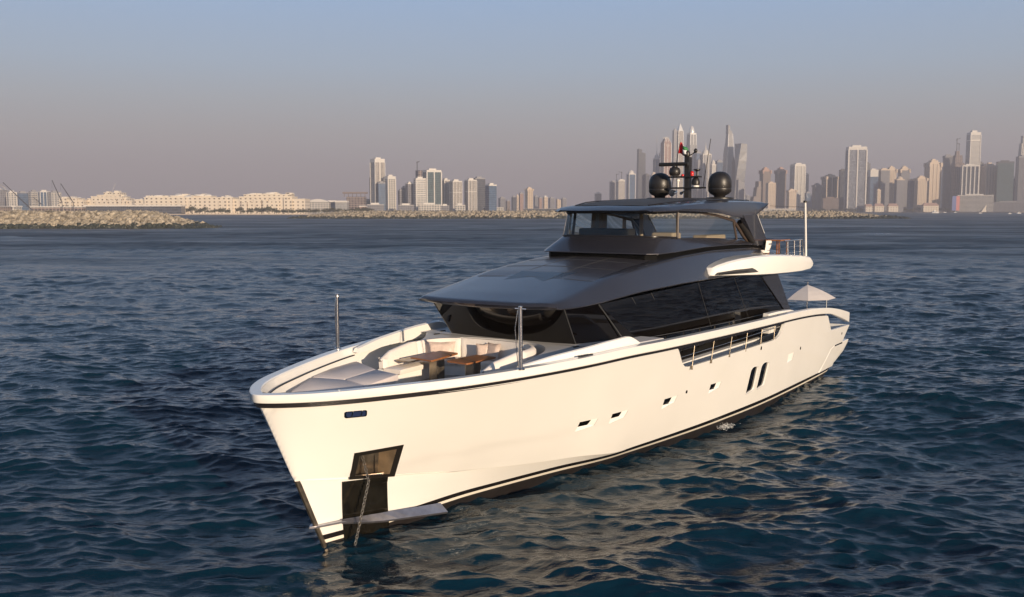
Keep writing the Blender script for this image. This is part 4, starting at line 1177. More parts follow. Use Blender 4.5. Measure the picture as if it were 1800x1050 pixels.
# ------------------------------------------------------------------ rubble breakwaters
M['rock'] = mat('armour_rock', (.34, .29, .22), .9, var=.75, vscale=.55, bump=.3, bscale=2)
M['wetgap'] = mat('wet_and_gap_shade_rock', (.035, .04, .03), .5, var=.4, vscale=.6)  # wet rocks at the waterline, and painted shade between the others
ico = bmesh.new(); bmesh.ops.create_icosphere(ico, subdivisions=1, radius=1.0)
IV = np.array([v.co[:] for v in ico.verts]); IF = [tuple(v.index for v in f.verts) for f in ico.faces]; ico.free()
def breakwater(name, axis, w, h, rock, n, seed, zwet, taper=(0, 0)):
    rng = np.random.default_rng(seed)
    P0, P1 = Vector(axis[0]), Vector(axis[1]); L = (P1 - P0).length; d = (P1 - P0).normalized(); s_ = Vector((-d.y, d.x, 0))
    def hgt(t, q):
        e = 1.0
        if taper[0]: e = min(e, (t * L / taper[0]))
        if taper[1]: e = min(e, ((1 - t) * L / taper[1]))
        e = max(e, 0)
        flat = .32
        k = max(0.0, (abs(q) - flat) / (1 - flat))
        return h * min(1, e) * (1 - k) * 1.0 - .6 * k
    core = MB(); rows = []
    for i in range(41):
        t = i / 40
        rows.append([tuple(P0 + d * (t * L) + s_ * (q * w * .5) + Vector((0, 0, hgt(t, q) - rock * .5))) for q in (-1, -.32, .32, 1)])
    core.grid(rows)
    vs = []; fs = []; mi = []; b = 0
    for k in range(n):
        t = rng.random(); q = (-1 if rng.random() < .78 else 1) * (rng.random() ** .8)
        if rng.random() < .25: q = rng.uniform(-.4, .4)
        r = rock * (.55 + .8 * rng.random() ** 2)
        z = hgt(t, q)
        if z < -.9: continue
        c = P0 + d * (t * L) + s_ * (q * w * .5) + Vector((0, 0, z - r * .25))
        v = IV * (r * rng.uniform(.65, 1.1, 3)) * rng.uniform(.78, 1.18, (len(IV), 1))
        a, e = rng.random() * 6.28, rng.random() * 6.28
        ca, sa, ce, se = math.cos(a), math.sin(a), math.cos(e), math.sin(e)
        Rm = np.array([[ca, -sa, 0], [sa, ca, 0], [0, 0, 1]]) @ np.array([[1, 0, 0], [0, ce, -se], [0, se, ce]])
        v = v @ Rm.T + np.array(c)
        vs.append(v); fs += [tuple(b + i for i in f) for f in IF]; mi += [1 if c.z < zwet + rng.normal(0, .12) else 0] * len(IF); b += len(IV)
    vs = np.concatenate(vs)
    core.add([tuple(x) for x in vs], fs)
    core.mi = [1] * (len(core.f) - len(fs)) + mi  # core in the dark colour too: shade of the gaps, painted in
    me = bpy.data.meshes.new(name); me.from_pydata([tuple(float(a) for a in x) for x in core.v], [], core.f); me.materials.append(M['rock']); me.materials.append(M['wetgap'])
    me.polygons.foreach_set('material_index', core.mi); me.update()
    o = link_mesh(name, me); return tag(o, kind='stuff')
yb = lambda D: D
nb = breakwater('rock_breakwater', (at(-260, 392), at(372, 392)), 30, 6.0, 1.5, 4600, 3, .9, taper=(0, 24))
tag(nb, 'near pile of pale armour rocks running in from the left edge and ending in a low point', 'breakwater')
fb = breakwater('rock_breakwater', (at(512, 815), at(1590, 815)), 30, 5.4, 2.0, 6500, 5, .9, taper=(45, 60))
tag(fb, 'long far line of pale armour rocks stretching behind the yacht', 'breakwater')

# ------------------------------------------------------------------ facades
def facade(name, wall, glass, floor=3.6, bay=4.0, wfrac=.62, hfrac=.62, rough=.25, vary=.35):
    m = bpy.data.materials.new(name); m.use_nodes = True
    n = m.node_tree.nodes; l = m.node_tree.links; p = n['Principled BSDF']
    t = n.new('ShaderNodeTexCoord'); s_ = n.new('ShaderNodeSeparateXYZ'); l.new(t.outputs['Object'], s_.inputs[0])
    def math_(op, a, b=None, c=None):
        q = n.new('ShaderNodeMath'); q.operation = op
        for i, x in enumerate((a, b, c)):
            if x is None: continue
            if isinstance(x, (int, float)): q.inputs[i].default_value = x
            else: l.new(x, q.inputs[i])
        return q.outputs[0]
    h = math_('ADD', s_.outputs['X'], s_.outputs['Y'])
    fx = math_('FRACT', math_('DIVIDE', math_('ADD', h, 1000.0), bay)); fz = math_('FRACT', math_('DIVIDE', s_.outputs['Z'], floor))
    mx = math_('LESS_THAN', math_('ABSOLUTE', math_('SUBTRACT', fx, .5)), wfrac / 2); mz = math_('LESS_THAN', math_('ABSOLUTE', math_('SUBTRACT', fz, .5)), hfrac / 2)
    msk = math_('MULTIPLY', mx, mz)
    cx = math_('FLOOR', math_('DIVIDE', math_('ADD', h, 1000.0), bay)); cz = math_('FLOOR', math_('DIVIDE', s_.outputs['Z'], floor))
    cb = n.new('ShaderNodeCombineXYZ'); l.new(cx, cb.inputs[0]); l.new(cz, cb.inputs[1])
    wn = n.new('ShaderNodeTexWhiteNoise'); wn.noise_dimensions = '3D'; l.new(cb.outputs[0], wn.inputs['Vector'])
    mr = n.new('ShaderNodeMapRange'); mr.inputs['To Min'].default_value = 1 - vary; mr.inputs['To Max'].default_value = 1 + vary; l.new(wn.outputs['Value'], mr.inputs[0])
    sc = n.new('ShaderNodeVectorMath'); sc.operation = 'SCALE'; sc.inputs[0].default_value = glass; l.new(mr.outputs[0], sc.inputs['Scale'])
    mix = n.new('ShaderNodeMix'); mix.data_type = 'RGBA'; mix.inputs[6].default_value = (*wall, 1)
    l.new(msk, mix.inputs[0]); l.new(sc.outputs[0], mix.inputs[7]); l.new(mix.outputs[2], p.inputs['Base Color'])
    ro = n.new('ShaderNodeMapRange'); ro.inputs['To Min'].default_value = .8; ro.inputs['To Max'].default_value = rough; l.new(msk, ro.inputs[0]); l.new(ro.outputs[0], p.inputs['Roughness'])
    return m
FM = {
 'cream': facade('cream_facade', (.62, .49, .36), (.16, .13, .11), 3.8, 4.6, .42, .5),
 'palace': facade('palace_facade', (.76, .66, .53), (.20, .16, .12), 5.2, 7.5, .34, .42),
 'white': facade('white_facade', (.62, .57, .50), (.14, .15, .16), 3.5, 5.0, .6, .62),
 'ribbed': facade('ribbed_facade', (.58, .52, .45), (.17, .16, .16), 3.5, 3.2, .55, .9),
 'banded': facade('banded_facade', (.60, .55, .48), (.13, .14, .16), 3.6, 6.0, .92, .55),
 'teal': facade('teal_glass', (.20, .24, .25), (.05, .085, .09), 3.6, 2.0, .9, .85, .12),
 'blue': facade('blue_glass', (.17, .23, .31), (.05, .095, .17), 3.6, 2.4, .88, .82, .12),
 'grey': facade('grey_facade', (.26, .25, .26), (.10, .105, .12), 3.6, 3.4, .6, .65),
 'dark': facade('dark_glass_facade', (.12, .13, .15), (.05, .055, .07), 3.8, 3.0, .85, .8, .15),
 'pink': facade('pink_facade', (.42, .27, .21), (.13, .11, .12), 3.5, 4.0, .5, .6),
 'brown': facade('brown_facade', (.25, .19, .16), (.08, .07, .07), 3.6, 3.4, .5, .6),
 'frame': facade('concrete_frame', (.36, .28, .25), (.06, .05, .05), 4.0, 5.5, .75, .72, .7, .8),
 'silver': facade('silver_facade', (.50, .48, .45), (.28, .28, .28), 3.6, 2.6, .8, .8, .18, .15),
 'speckled': facade('speckled_facade', (.14, .15, .19), (.34, .35, .36), 4.2, 3.4, .42, .5, .3, .9),
}
TRIM = {'cream': mat('cream_trim', (.68, .55, .42), .8), 'palace': mat('palace_trim', (.80, .71, .58), .8), 'white': mat('white_trim', (.74, .69, .62), .7), 'grey': mat('grey_trim', (.32, .31, .31), .7),
        'dark': mat('dark_trim', (.10, .10, .11), .6), 'pink': mat('pink_trim', (.48, .31, .24), .8), 'brown': mat('brown_trim', (.24, .18, .15), .8), 'silver': mat('silver_glint_trim', (.85, .82, .76), .3, metal=.3)}  # silver is extra pale: sun glint on tower edges put into its colour
def tower(name, x0, x1, ytop, D, fac, trim, label, cat='skyscraper', rot=24, dr=.9, top='flat', secs=None, piers=0, spire=None, group=None, ybase=None, crownh=.03, belt=None, sink=0.0):
    # x0..x1, ytop: how wide and high it stands in the photo at distance D (metres)
    c = at((x0 + x1) / 2, D, 1.2); W = (x1 - x0) / FPX * D; H = zpx(ytop, D) - 1.2
    th = R(rot); a = W / (math.cos(th) + dr * math.sin(abs(th))); b = dr * a
    o = empty(name, c, th - math.atan2(c.x, c.y)); tag(o, label, cat, group)
    secs = secs or [(0, 1, 1, 0, 0), (1, 1, 1, 0, 0)]
    hb = H if top in ('flat', 'none') else H * (1 - {'slant': .10, 'dome': .10, 'spire': .16, 'steps': .10, 'crown': .08, 'arch': .05, 'pyramid': .09, 'sail': .0}.get(top, 0))
    m = MB(); rings = []
    for f, sx, sy, tw, ox in secs:
        ca, sa = math.cos(R(tw)), math.sin(R(tw)); r = []
        q = .10 if top != 'sail' else 0
        pl = [(-1, -1), (1, -1), (1, 1), (-1, 1)]
        for x, y in pl:
            X, Y = x * a / 2 * sx, y * b / 2 * sy
            r.append((X * ca - Y * sa + ox * W, X * sa + Y * ca, hb * f))
        rings.append(r)
    m.loft(rings); m.build('tower_body', FM[fac], o)
    fs, tx, ty, tt, ox = secs[-1]; A, Bb = a * tx, b * ty
    T = TRIM[trim]
    def part(nm_, fn, mt=T, **k):
        q = MB(); fn(q); q.build(nm_, mt, o, **k)
    if top in ('flat', 'arch'):
        part('parapet', lambda q: q.box(-A * .51 + ox * W, A * .51 + ox * W, -Bb * .51, Bb * .51, hb - .2, hb + H * crownh))
        part('roof_plant', lambda q: q.box(-A * .28 + ox * W, A * .22 + ox * W, -Bb * .25, Bb * .25, hb + H * crownh - .1, hb + H * crownh + max(3.0, H * .025)))
    if top == 'arch':
        part('roof_arch', lambda q: q.loft([[(x, yy, hb + H * .05 + H * .03 * (1 - (2 * x / A) ** 2)) for x in np.linspace(-A / 2, A / 2, 9)] + [(x, yy, hb) for x in np.linspace(A / 2, -A / 2, 9)] for yy in (-Bb * .51, Bb * .51)]))
    if top == 'slant':
        part('slanted_top', lambda q: q.loft([[(-A / 2, yy, hb - .1), (A / 2, yy, hb - .1), (A / 2, yy, hb + (H - hb) * .25), (-A * .02, yy, hb + (H - hb) * .4), (-A * .05, yy, H * .985), (-A / 2, yy, H)] for yy in (-Bb / 2, Bb / 2)]), FM[fac])
    if top in ('dome', 'spire'):
        r = min(A, Bb) * .5; k = (H - hb) if top == 'dome' else (H - hb) * .5
        part('crown_ring', lambda q: q.box(-A * .53, A * .53, -Bb * .53, Bb * .53, hb - 1.5, hb + k * .12))
        part('dome', lambda q: q.lathe((0, 0, hb), [(0, 0), (r * .95, 0), (r * .98, k * .2), (r * .88, k * .5), (r * .62, k * .78), (r * .25, k * .95), (0, k)], 16), smooth=40)
        if top == 'spire': part('spire', lambda q: q.tube([(0, 0, hb + k * .8), (0, 0, H)], [r * .22, .3], 6))
    if top == 'steps':
        k = H - hb
        part('stepped_crown', lambda q: (q.box(-A * .42, A * .42, -Bb * .42, Bb * .42, hb - .1, hb + k * .4), q.box(-A * .30, A * .30, -Bb * .30, Bb * .30, hb + k * .4, hb + k * .75), q.box(-A * .15, A * .15, -Bb * .15, Bb * .15, hb + k * .75, hb + k))and None)
        for sx in (-1, 1):
            for sy in (-1, 1): part('corner_turret', lambda q: q.box(sx * A * .5 - A * .09, sx * A * .5 + A * .09, sy * Bb * .5 - A * .09, sy * Bb * .5 + A * .09, hb - k * .5, hb + k * .28))
    if top == 'pyramid':
        part('pyramid_roof', lambda q: q.loft([[(-A * .5, -Bb * .5, hb), (A * .5, -Bb * .5, hb), (A * .5, Bb * .5, hb), (-A * .5, Bb * .5, hb)], [(-.3, -.3, H), (.3, -.3, H), (.3, .3, H), (-.3, .3, H)]]))
    if top == 'crown':
        k = H - hb
        part('open_crown', lambda q: [q.loft([[(x - A * .03, y - A * .03, z), (x + A * .03, y - A * .03, z), (x + A * .03, y + A * .03, z), (x - A * .03, y + A * .03, z)] for x, y, z in ((sx * A * .49, sy * Bb * .49, hb - k * .6), (sx * A * .44, sy * Bb * .44, hb), (sx * A * .22, sy * Bb * .22, hb + k * .8), (sx * A * .3, sy * Bb * .3, H))]) for sx in (-1, -.33, .33, 1) for sy in (-1, 1)] and None)
        part('crown_core', lambda q: q.loft([[(x * A * s2, y * Bb * s2, z) for x, y in ((-1, -1), (1, -1), (1, 1), (-1, 1))] for s2, z in ((.49, hb - .1), (.30, hb + k * .5), (.2, hb + k * .75))]), FM[fac])
    if top == 'sail':
        pass
    if spire:
        part('mast_spire', lambda q: q.tube([(0, 0, hb), (0, 0, zpx(spire, D) - 1.2)], [max(.5, A * .04), .4], 5))
    def frame_at(f):
        for s0, s1 in zip(secs[:-1], secs[1:]):
            if s0[0] <= f <= s1[0]:
                t = (f - s0[0]) / max(s1[0] - s0[0], 1e-6); return [s0[k] + (s1[k] - s0[k]) * t for k in range(5)]
        return secs[-1]
    if piers:
        for k in range(piers):
            px_ = -1 + 2 * k / max(1, piers - 1)
            part('facade_pier', lambda q: q.loft([[(px_ * a / 2 * frame_at(f)[1] + dx + frame_at(f)[4] * W, -b / 2 * frame_at(f)[2] + dy, hb * f * .999) for dx, dy in ((-a * .035, -a * .04), (a * .035, -a * .04), (a * .035, a * .02), (-a * .035, a * .02))] for f in (0, .5, 1)]))
        part('facade_pier', lambda q: q.loft([[(-a / 2 * frame_at(f)[1] + dx + frame_at(f)[4] * W, b / 2 * frame_at(f)[2] + dy, hb * f * .999) for dx, dy in ((-a * .04, -a * .04), (a * .03, -a * .04), (a * .03, a * .02), (-a * .04, a * .02))] for f in (0, .5, 1)]))
    if belt:
        for f in belt:
            part('belt_course', lambda q: q.box(-a * .515, a * .515, -b * .515, b * .515, hb * f - H * .008, hb * f + H * .008))
    return o

L_ = 'towers of the left-hand cluster'; Rg = 'towers of the right-hand skyline'
# name, x0, x1, ytop, D, facade, trim, label, options
towers = [
 # left shore blocks
 ('apartment_block', -10, 15, 330, 1900, 'grey', 'white', 'grey block with a pitched white roof cut by the left edge of the photo', dict(cat='building', top='pyramid', rot=20)),
 ('apartment_block', 14, 30, 339, 1850, 'white', 'white', 'narrow white block second from the left edge', dict(cat='building', rot=18, piers=2)),
 ('apartment_block', 31, 52, 340, 1900, 'blue', 'grey', 'blue-grey block just right of the narrow white one', dict(cat='building', rot=22, dr=.6)),
 ('apartment_block', 53, 69, 338, 1900, 'banded', 'grey', 'banded grey block behind the long leaning crane boom', dict(cat='building', rot=22, dr=.6, piers=3)),
 ('apartment_block', 69, 88, 338, 1900, 'blue', 'white', 'blue glass block with white piers left of the twin crane booms', dict(cat='building', rot=22, dr=.6, piers=4)),
 ('apartment_block', 88, 108, 339, 1900, 'white', 'grey', 'white and grey block at the foot of the twin crane booms', dict(cat='building', rot=22, dr=.6, piers=3)),
 # left cluster
 ('slim_tower', 650, 656, 314, 2000, 'dark', 'dark', 'thin dark tower edge just left of the tallest white tower', dict()),
 ('white_tower', 652, 677, 286, 1900, 'ribbed', 'white', 'tallest white tower of the left cluster, with a broad blank crown', dict(rot=28, piers=3, crownh=.07)),
 ('glass_tower', 664, 678, 323, 1880, 'blue', 'grey', 'short blue glass wing at the foot of the tallest white tower', dict(rot=10)),
 ('white_tower', 676, 696, 315, 1880, 'white', 'white', 'shorter white tower right of the tallest one, with a slanted flat crown', dict(rot=28, piers=2, crownh=.08)),
 ('grey_tower', 700, 711, 336, 1900, 'grey', 'grey', 'small grey tower standing alone before the middle gap of the left cluster', dict(rot=20)),
 ('glass_tower', 706, 715, 331, 1960, 'teal', 'grey', 'small teal tower behind the small grey one', dict(rot=20)),
 ('grey_tower', 713, 728, 324, 1880, 'grey', 'white', 'grey tower with a small white cap left of the twin tall towers', dict(rot=24)),
 ('unfinished_tower', 731, 748, 300, 1980, 'frame', 'brown', 'bare concrete tower still being built behind the left cluster', dict(rot=24, top='none')),
 ('white_tower', 728, 749, 316, 1870, 'banded', 'white', 'white edged tower with dark bands in front of the bare concrete one', dict(rot=14, piers=2, belt=(.55,), crownh=.04)),
 ('white_tower', 744, 776, 303, 1880, 'teal', 'white', 'broad white framed tower with a green glass front and a white roof box', dict(rot=22, piers=3, dr=.7, crownh=.05)),
 ('white_tower', 776, 791, 318, 1900, 'ribbed', 'white', 'ribbed white tower touching the right side of the broad green glass one', dict(rot=30, piers=2)),
 ('white_tower', 790, 812, 320, 1870, 'ribbed', 'white', 'ribbed cream tower with a notched top and a pale belt at two thirds', dict(rot=26, piers=4, belt=(.66,))),
 ('white_tower', 817, 838, 318, 1870, 'ribbed', 'white', 'ribbed cream tower with a pale belt, right of the gap', dict(rot=26, piers=4, belt=(.66,))),
 ('glass_tower', 831, 853, 315, 1960, 'dark', 'grey', 'dark glass tower with a flat cap behind the ribbed cream one', dict(rot=20, crownh=.03)),
 ('glass_tower', 853, 873, 327, 1880, 'blue', 'white', 'blue glass tower with a white roof, last of the left cluster', dict(rot=30, crownh=.045)),
 # small far ones
 ('building', 876, 889, 349, 2600, 'grey', 'grey', 'low grey building just right of the blue glass tower with a white roof', dict(cat='building')),
 ('building', 889, 897, 354, 2700, 'brown', 'grey', 'very low dim building between the grey one and the two thin blocks', dict(cat='building')),
 ('building', 899, 907, 347, 2600, 'dark', 'grey', 'thin dark block left of the pink pair', dict(cat='building')),
 ('building', 907, 912, 345, 2550, 'cream', 'cream', 'thin pale pink block, left one of a pair', dict(cat='building')),
 ('building', 912, 920, 341, 2600, 'pink', 'grey', 'thin pink-grey block, right one of a pair', dict(cat='building')),
 ('domed_tower', 923, 937, 329, 2300, 'cream', 'cream', 'lone pink tower with a rounded top between the left cluster and the yacht', dict(top='steps', rot=26)),
 ('building', 938, 946, 346, 2700, 'grey', 'grey', 'grey block just right of the lone pink tower', dict(cat='building')),
 ('building', 946, 953, 345, 2650, 'pink', 'grey', 'slim pinkish block with a domed top near the lounge roof', dict(cat='building', top='dome')),
 ('building', 954, 963, 347, 2600, 'cream', 'white', 'pale block with bright windows above the breakwater', dict(cat='building')),
 ('building', 964, 975, 349, 2700, 'grey', 'grey', 'plain wide grey block above the lounge roof edge', dict(cat='building')),
 ('building', 977, 986, 350, 2600, 'cream', 'cream', 'pale block with a sail shaped slanted top', dict(cat='building', top='slant')),
 ('building', 986, 996, 350, 2800, 'grey', 'grey', 'last dim grey block before the lounge roof hides the shore', dict(cat='building')),
 ('building', 1045, 1057, 341, 2900, 'grey', 'white', 'small dim block alone above the lounge roof', dict(cat='building')),
 # centre
 ('grey_tower', 1071, 1084, 321, 2850, 'grey', 'grey', 'grey shaded half of a white building with cranes on it', dict(rot=20)),  # shade on this half put in as a grey facade
 ('white_tower', 1082, 1098, 317, 2800, 'ribbed', 'white', 'white building with a curved bright roof and little cranes', dict(rot=24, top='arch')),
 ('glass_tower', 1101, 1116, 299, 2850, 'blue', 'white', 'blue tower with one bright white edge and a pale dome', dict(rot=24, piers=2, top='dome')),
 ('dark_tower', 1118, 1134, 262, 3000, 'dark', 'grey', 'dark tower with a stepped slanted head left of the spired towers', dict(rot=16, top='slant', secs=[(0, 1.12, 1, 0, 0), (1, .9, 1, 0, 0)])),
 ('dark_tower', 1132, 1141, 309, 2980, 'dark', 'dark', 'short dark tower tucked against the dark slanted one', dict()),
 ('cream_tower', 1142, 1154, 302, 2850, 'pink', 'cream', 'short orange-pink tower half behind the left radome', dict(top='dome')),
 ('spired_tower', 1147, 1159, 262, 3000, 'blue', 'white', 'slender blue tower with a white sail and a needle spire', dict(rot=26, top='spire', piers=2, spire=238)),
 ('crowned_tower', 1160, 1178, 241, 2950, 'pink', 'white', 'pink tower with blue shoulders and a white open crown', dict(rot=30, top='crown', piers=3)),
 ('grey_tower', 1180, 1189, 234, 3050, 'grey', 'grey', 'grey slab joined to the left of the tower with the pointed head', dict(rot=24)),
 ('pointed_tower', 1187, 1199, 217, 3050, 'ribbed', 'silver', 'tall pale tower with a sharp pointed head behind the flag', dict(rot=30, top='pyramid', dr=.8, piers=2)),
 ('domed_tower', 1204, 1223, 221, 3050, 'silver', 'silver', 'tall round-topped tower with a big silver dome', dict(rot=32, top='dome', piers=3, secs=[(0, 1, 1, 0, 0), (.86, 1, 1, 0, 0), (.862, .84, .84, 0, 0), (1, .8, .8, 0, 0)])),
 ('grey_tower', 1223, 1232, 285, 3000, 'grey', 'grey', 'plain grey tower behind the mast, right of the domed giant', dict()),
 ('domed_tower', 1229, 1248, 253, 3000, 'grey', 'white', 'blue-grey tower with white columns and a little domed lantern', dict(rot=24, top='spire', piers=4, spire=250)),
 ('white_tower', 1247, 1257, 281, 2950, 'white', 'white', 'slim white tower with a rounded cap left of the right radome', dict(top='dome')),
 ('blue_tower', 1256, 1270, 286, 3050, 'blue', 'grey', 'plain blue tower half behind the right radome', dict(rot=18)),
 ('dark_tower', 1262, 1276, 262, 3080, 'blue', 'grey', 'dark blue wing at the left foot of the tapering silver giant', dict(secs=[(0, 1.3, 1, 0, 0), (1, .3, .5, 0, .3)], top='none')),
 ('tapering_tower', 1269, 1288, 220, 2950, 'silver', 'silver', 'tapering silver tower, tallest in the right half, with a bright polished edge', dict(rot=34, top='slant', piers=2, secs=[(0, 1.15, 1.15, 0, 0), (.45, 1.12, 1.12, 0, .0), (.8, .85, .85, 0, .02), (1, .56, .56, 0, .05)])),
 ('dark_tower', 1284, 1292, 275, 2940, 'dark', 'dark', 'sharp dark wedge between the silver giant and the twisted one', dict(top='pyramid', secs=[(0, 1.8, 1.4, 0, 0), (1, .5, .5, 0, 0)])),
 ('twisted_tower', 1291, 1309, 253, 2900, 'silver', 'silver', 'glittering twisted tower right of the silver giant', dict(rot=10, dr=1.0, top='none', secs=[(k / 8, .95, .95, -50 + 11 * k, 0) for k in range(9)])),
 ('grey_tower', 1293, 1307, 316, 2850, 'grey', 'grey', 'low grey tower in front of the glittering twisted one', dict(top='slant')),
 # dim ones in the gaps of the front row
 ('skyscraper', 1138, 1149, 322, 3350, 'blue', 'grey', 'dim low tower in the gap left of the slender blue spired tower', dict()),
 ('skyscraper', 1157, 1163, 272, 3350, 'grey', 'grey', 'dim narrow tower in the gap between the spired and the crowned tower', dict()),
 ('skyscraper', 1176, 1182, 282, 3350, 'blue', 'grey', 'dim blue tower in the gap right of the crowned tower', dict()),
 ('skyscraper', 1198, 1206, 292, 3350, 'blue', 'grey', 'dim blue tower in the gap between the pointed and the round-topped tower', dict()),
 ('skyscraper', 1218, 1230, 270, 3350, 'blue', 'grey', 'dim blue tower rising behind the right shoulder of the round-topped tower', dict()),
 ('skyscraper', 1240, 1262, 310, 3350, 'grey', 'grey', 'dim broad tower filling the gap left of the right radome', dict()),
 ('skyscraper', 1306, 1318, 345, 3350, 'grey', 'grey', 'dim low tower right of the foot of the twisted tower', dict()),
 ('skyscraper', 1399, 1412, 335, 3350, 'grey', 'grey', 'dim tower hidden low behind the lattice framed white one', dict()),
 ('skyscraper', 1420, 1430, 345, 3350, 'blue', 'grey', 'dim low tower in the gap right of the stern staff', dict()),
 ('skyscraper', 1466, 1476, 330, 3350, 'grey', 'grey', 'dim tower in the gap left of the plain dark blue one', dict()),
 ('skyscraper', 1596, 1608, 336, 3350, 'grey', 'grey', 'dim tower in the gap left of the squat turreted one', dict()),
 ('skyscraper', 1646, 1656, 312, 3350, 'blue', 'grey', 'dim blue tower in the gap right of the tall streaked beige one', dict()),
 ('skyscraper', 1741, 1752, 330, 3350, 'blue', 'grey', 'dim blue tower in the gap left of the dark teal one', dict()),
 # right
 ('stepped_tower', 1316, 1336, 319, 2950, 'brown', 'brown', 'dark stepped building climbing to the left brick-red twin', dict(top='none', secs=[(0, 1, 1, 0, 0), (.5, .85, 1, 0, .1), (.51, .6, 1, 0, .2), (.8, .5, 1, 0, .24), (.81, .3, 1, 0, .3), (1, .3, 1, 0, .3)])),
 ('brick_tower', 1334, 1353, 294, 2950, 'brown', 'pink', 'left one of two brick-red towers with ornate turreted heads', dict(rot=28, top='steps')),
 ('cream_tower', 1346, 1362, 323, 2750, 'cream', 'cream', 'cream tower standing before the gap of the brick-red twins', dict(rot=20, piers=2)),
 ('brick_tower', 1361, 1380, 294, 2980, 'brown', 'pink', 'right one of two brick-red towers with ornate turreted heads', dict(rot=28, top='steps')),
 ('cream_tower', 1382, 1399, 332, 2750, 'cream', 'cream', 'short cream tower with a stepped head left of the white lattice tower', dict(rot=22, top='steps')),
 ('white_tower', 1388, 1413, 293, 2900, 'white', 'white', 'white and green glass tower with a lattice frame on its roof', dict(rot=26, piers=4, crownh=.05)),
 ('white_tower', 1412, 1420, 308, 2950, 'white', 'white', 'narrow white tower against the lattice framed one', dict()),
 ('grey_tower', 1414, 1424, 340, 2850, 'blue', 'grey', 'low blue-grey tower right behind the stern staff', dict()),
 ('grey_tower', 1427, 1443, 322, 2900, 'grey', 'grey', 'grey tower with a small stepped head standing clear of its neighbours', dict(rot=30, top='steps')),
 ('cream_tower', 1444, 1470, 306, 2950, 'dark', 'cream', 'dark flanked tower with a lit cream centre and ornate head', dict(rot=26, top='steps', piers=3)),
 ('brown_block', 1443, 1473, 349, 2800, 'brown', 'brown', 'low brown block below the cream centred tower', dict(cat='building', rot=10)),
 ('dark_tower', 1473, 1487, 301, 2900, 'dark', 'dark', 'plain dark blue tower against the left side of the speckled slab', dict(rot=14)),
 ('speckled_tower', 1485, 1519, 264, 2800, 'speckled', 'white', 'great speckled slab tower framed in white on its right and top', dict(rot=16, dr=.55, piers=3, crownh=.05)),
 ('dark_tower', 1517, 1527, 290, 2900, 'dark', 'dark', 'thin dark tower behind the right side of the speckled slab', dict()),
 ('blue_tower', 1524, 1541, 311, 2850, 'blue', 'white', 'short blue tower with a white upper part', dict(rot=20, crownh=.2)),
 ('cream_tower', 1539, 1547, 335, 2780, 'cream', 'cream', 'small bright cream tower beside the short blue one', dict()),
 ('grey_tower', 1542, 1561, 300, 2850, 'grey', 'cream', 'broad grey-beige tower right of the small cream one', dict(rot=20)),
 ('cream_tower', 1555, 1573, 292, 2900, 'cream', 'cream', 'beige tower with a lit balconied head behind the broad grey-beige one', dict(rot=22, top='steps')),
 ('grey_tower', 1571, 1587, 310, 2780, 'grey', 'cream', 'beige-grey tower with a rounded head between two beige ones', dict(top='dome', rot=20)),
 ('cream_tower', 1577, 1596, 292, 2900, 'grey', 'cream', 'grey tower with a lit cream head behind the round-headed one', dict(rot=20, top='steps')),
 ('dark_tower', 1594, 1606, 318, 2830, 'blue', 'cream', 'low blue tower left of the squat cream-headed one', dict()),
 ('cream_tower', 1606, 1627, 309, 2800, 'cream', 'cream', 'squat beige tower with four lit turrets', dict(rot=24, top='steps')),
 ('cream_tower', 1624, 1650, 280, 2850, 'cream', 'cream', 'tall beige tower streaked with lit vertical bays', dict(rot=28, top='steps', piers=4)),
 ('grey_tower', 1654, 1672, 277, 2880, 'grey', 'grey', 'plain grey shaded tower left of the one being built', dict(rot=8)),
 ('unfinished_tower', 1670, 1691, 266, 2830, 'frame', 'brown', 'tower still being built, ragged at the head, behind the tall hotel', dict(rot=24, top='none', secs=[(0, 1, 1, 0, 0), (.8, 1, 1, 0, 0), (.81, .8, .8, 0, -.05), (.93, .7, .7, 0, -.05), (.931, .4, .4, 0, -.1), (1, .35, .35, 0, -.1)])),
 ('hotel_tower', 1695, 1717, 238, 2850, 'banded', 'white', 'tallest tower at the right end, white banded with a blue belt under its white head', dict(rot=24, piers=2, crownh=.035, belt=(.93,))),
 ('hotel_block', 1688, 1716, 293, 2780, 'dark', 'white', 'wide dark glass block in front of the tall white banded tower', dict(rot=10, dr=.5, piers=5, crownh=.03)),
 ('dark_tower', 1715, 1725, 289, 2900, 'dark', 'dark', 'thin dark tower left of the sunlit cream one', dict()),
 ('cream_tower', 1722, 1748, 286, 2850, 'cream', 'cream', 'sunlit cream tower with deep vertical bays near the right end', dict(rot=30, piers=5, top='steps')),
 ('dark_tower', 1749, 1777, 287, 2800, 'teal', 'dark', 'broad dark teal tower with a ragged roof near the right end', dict(rot=12, dr=.5)),
 ('blue_tower', 1775, 1784, 314, 2850, 'blue', 'white', 'small blue tower between the dark teal one and the sail topped one', dict()),
 ('grey_tower', 1783, 1812, 278, 2800, 'grey', 'grey', 'grey tower cut by the right edge of the photo', dict(rot=14)),
 ('sail_tower', 1786, 1806, 239, 2900, 'white', 'white', 'white tower with a pointed sail shaped head at the right edge', dict(rot=20, top='slant', secs=[(0, 1, 1, 0, 0), (.85, 1, 1, 0, 0), (1, .7, .7, 0, -.1)])),
 ('hotel_podium', 1684, 1742, 344, 2760, 'banded', 'white', 'low wide banded building along the beach under the tall hotel', dict(cat='building', rot=6, dr=.3)),
 ('hotel_podium', 1745, 1800, 356, 2760, 'grey', 'grey', 'long low grey building along the beach at the right end', dict(cat='building', rot=5, dr=.25)),
]
for t in towers:
    opt = dict(t[8]); grp = L_ if 650 <= t[1] < 875 else (Rg if t[1] > 1040 else None)
    tower(*t[:8], group=grp, **opt)
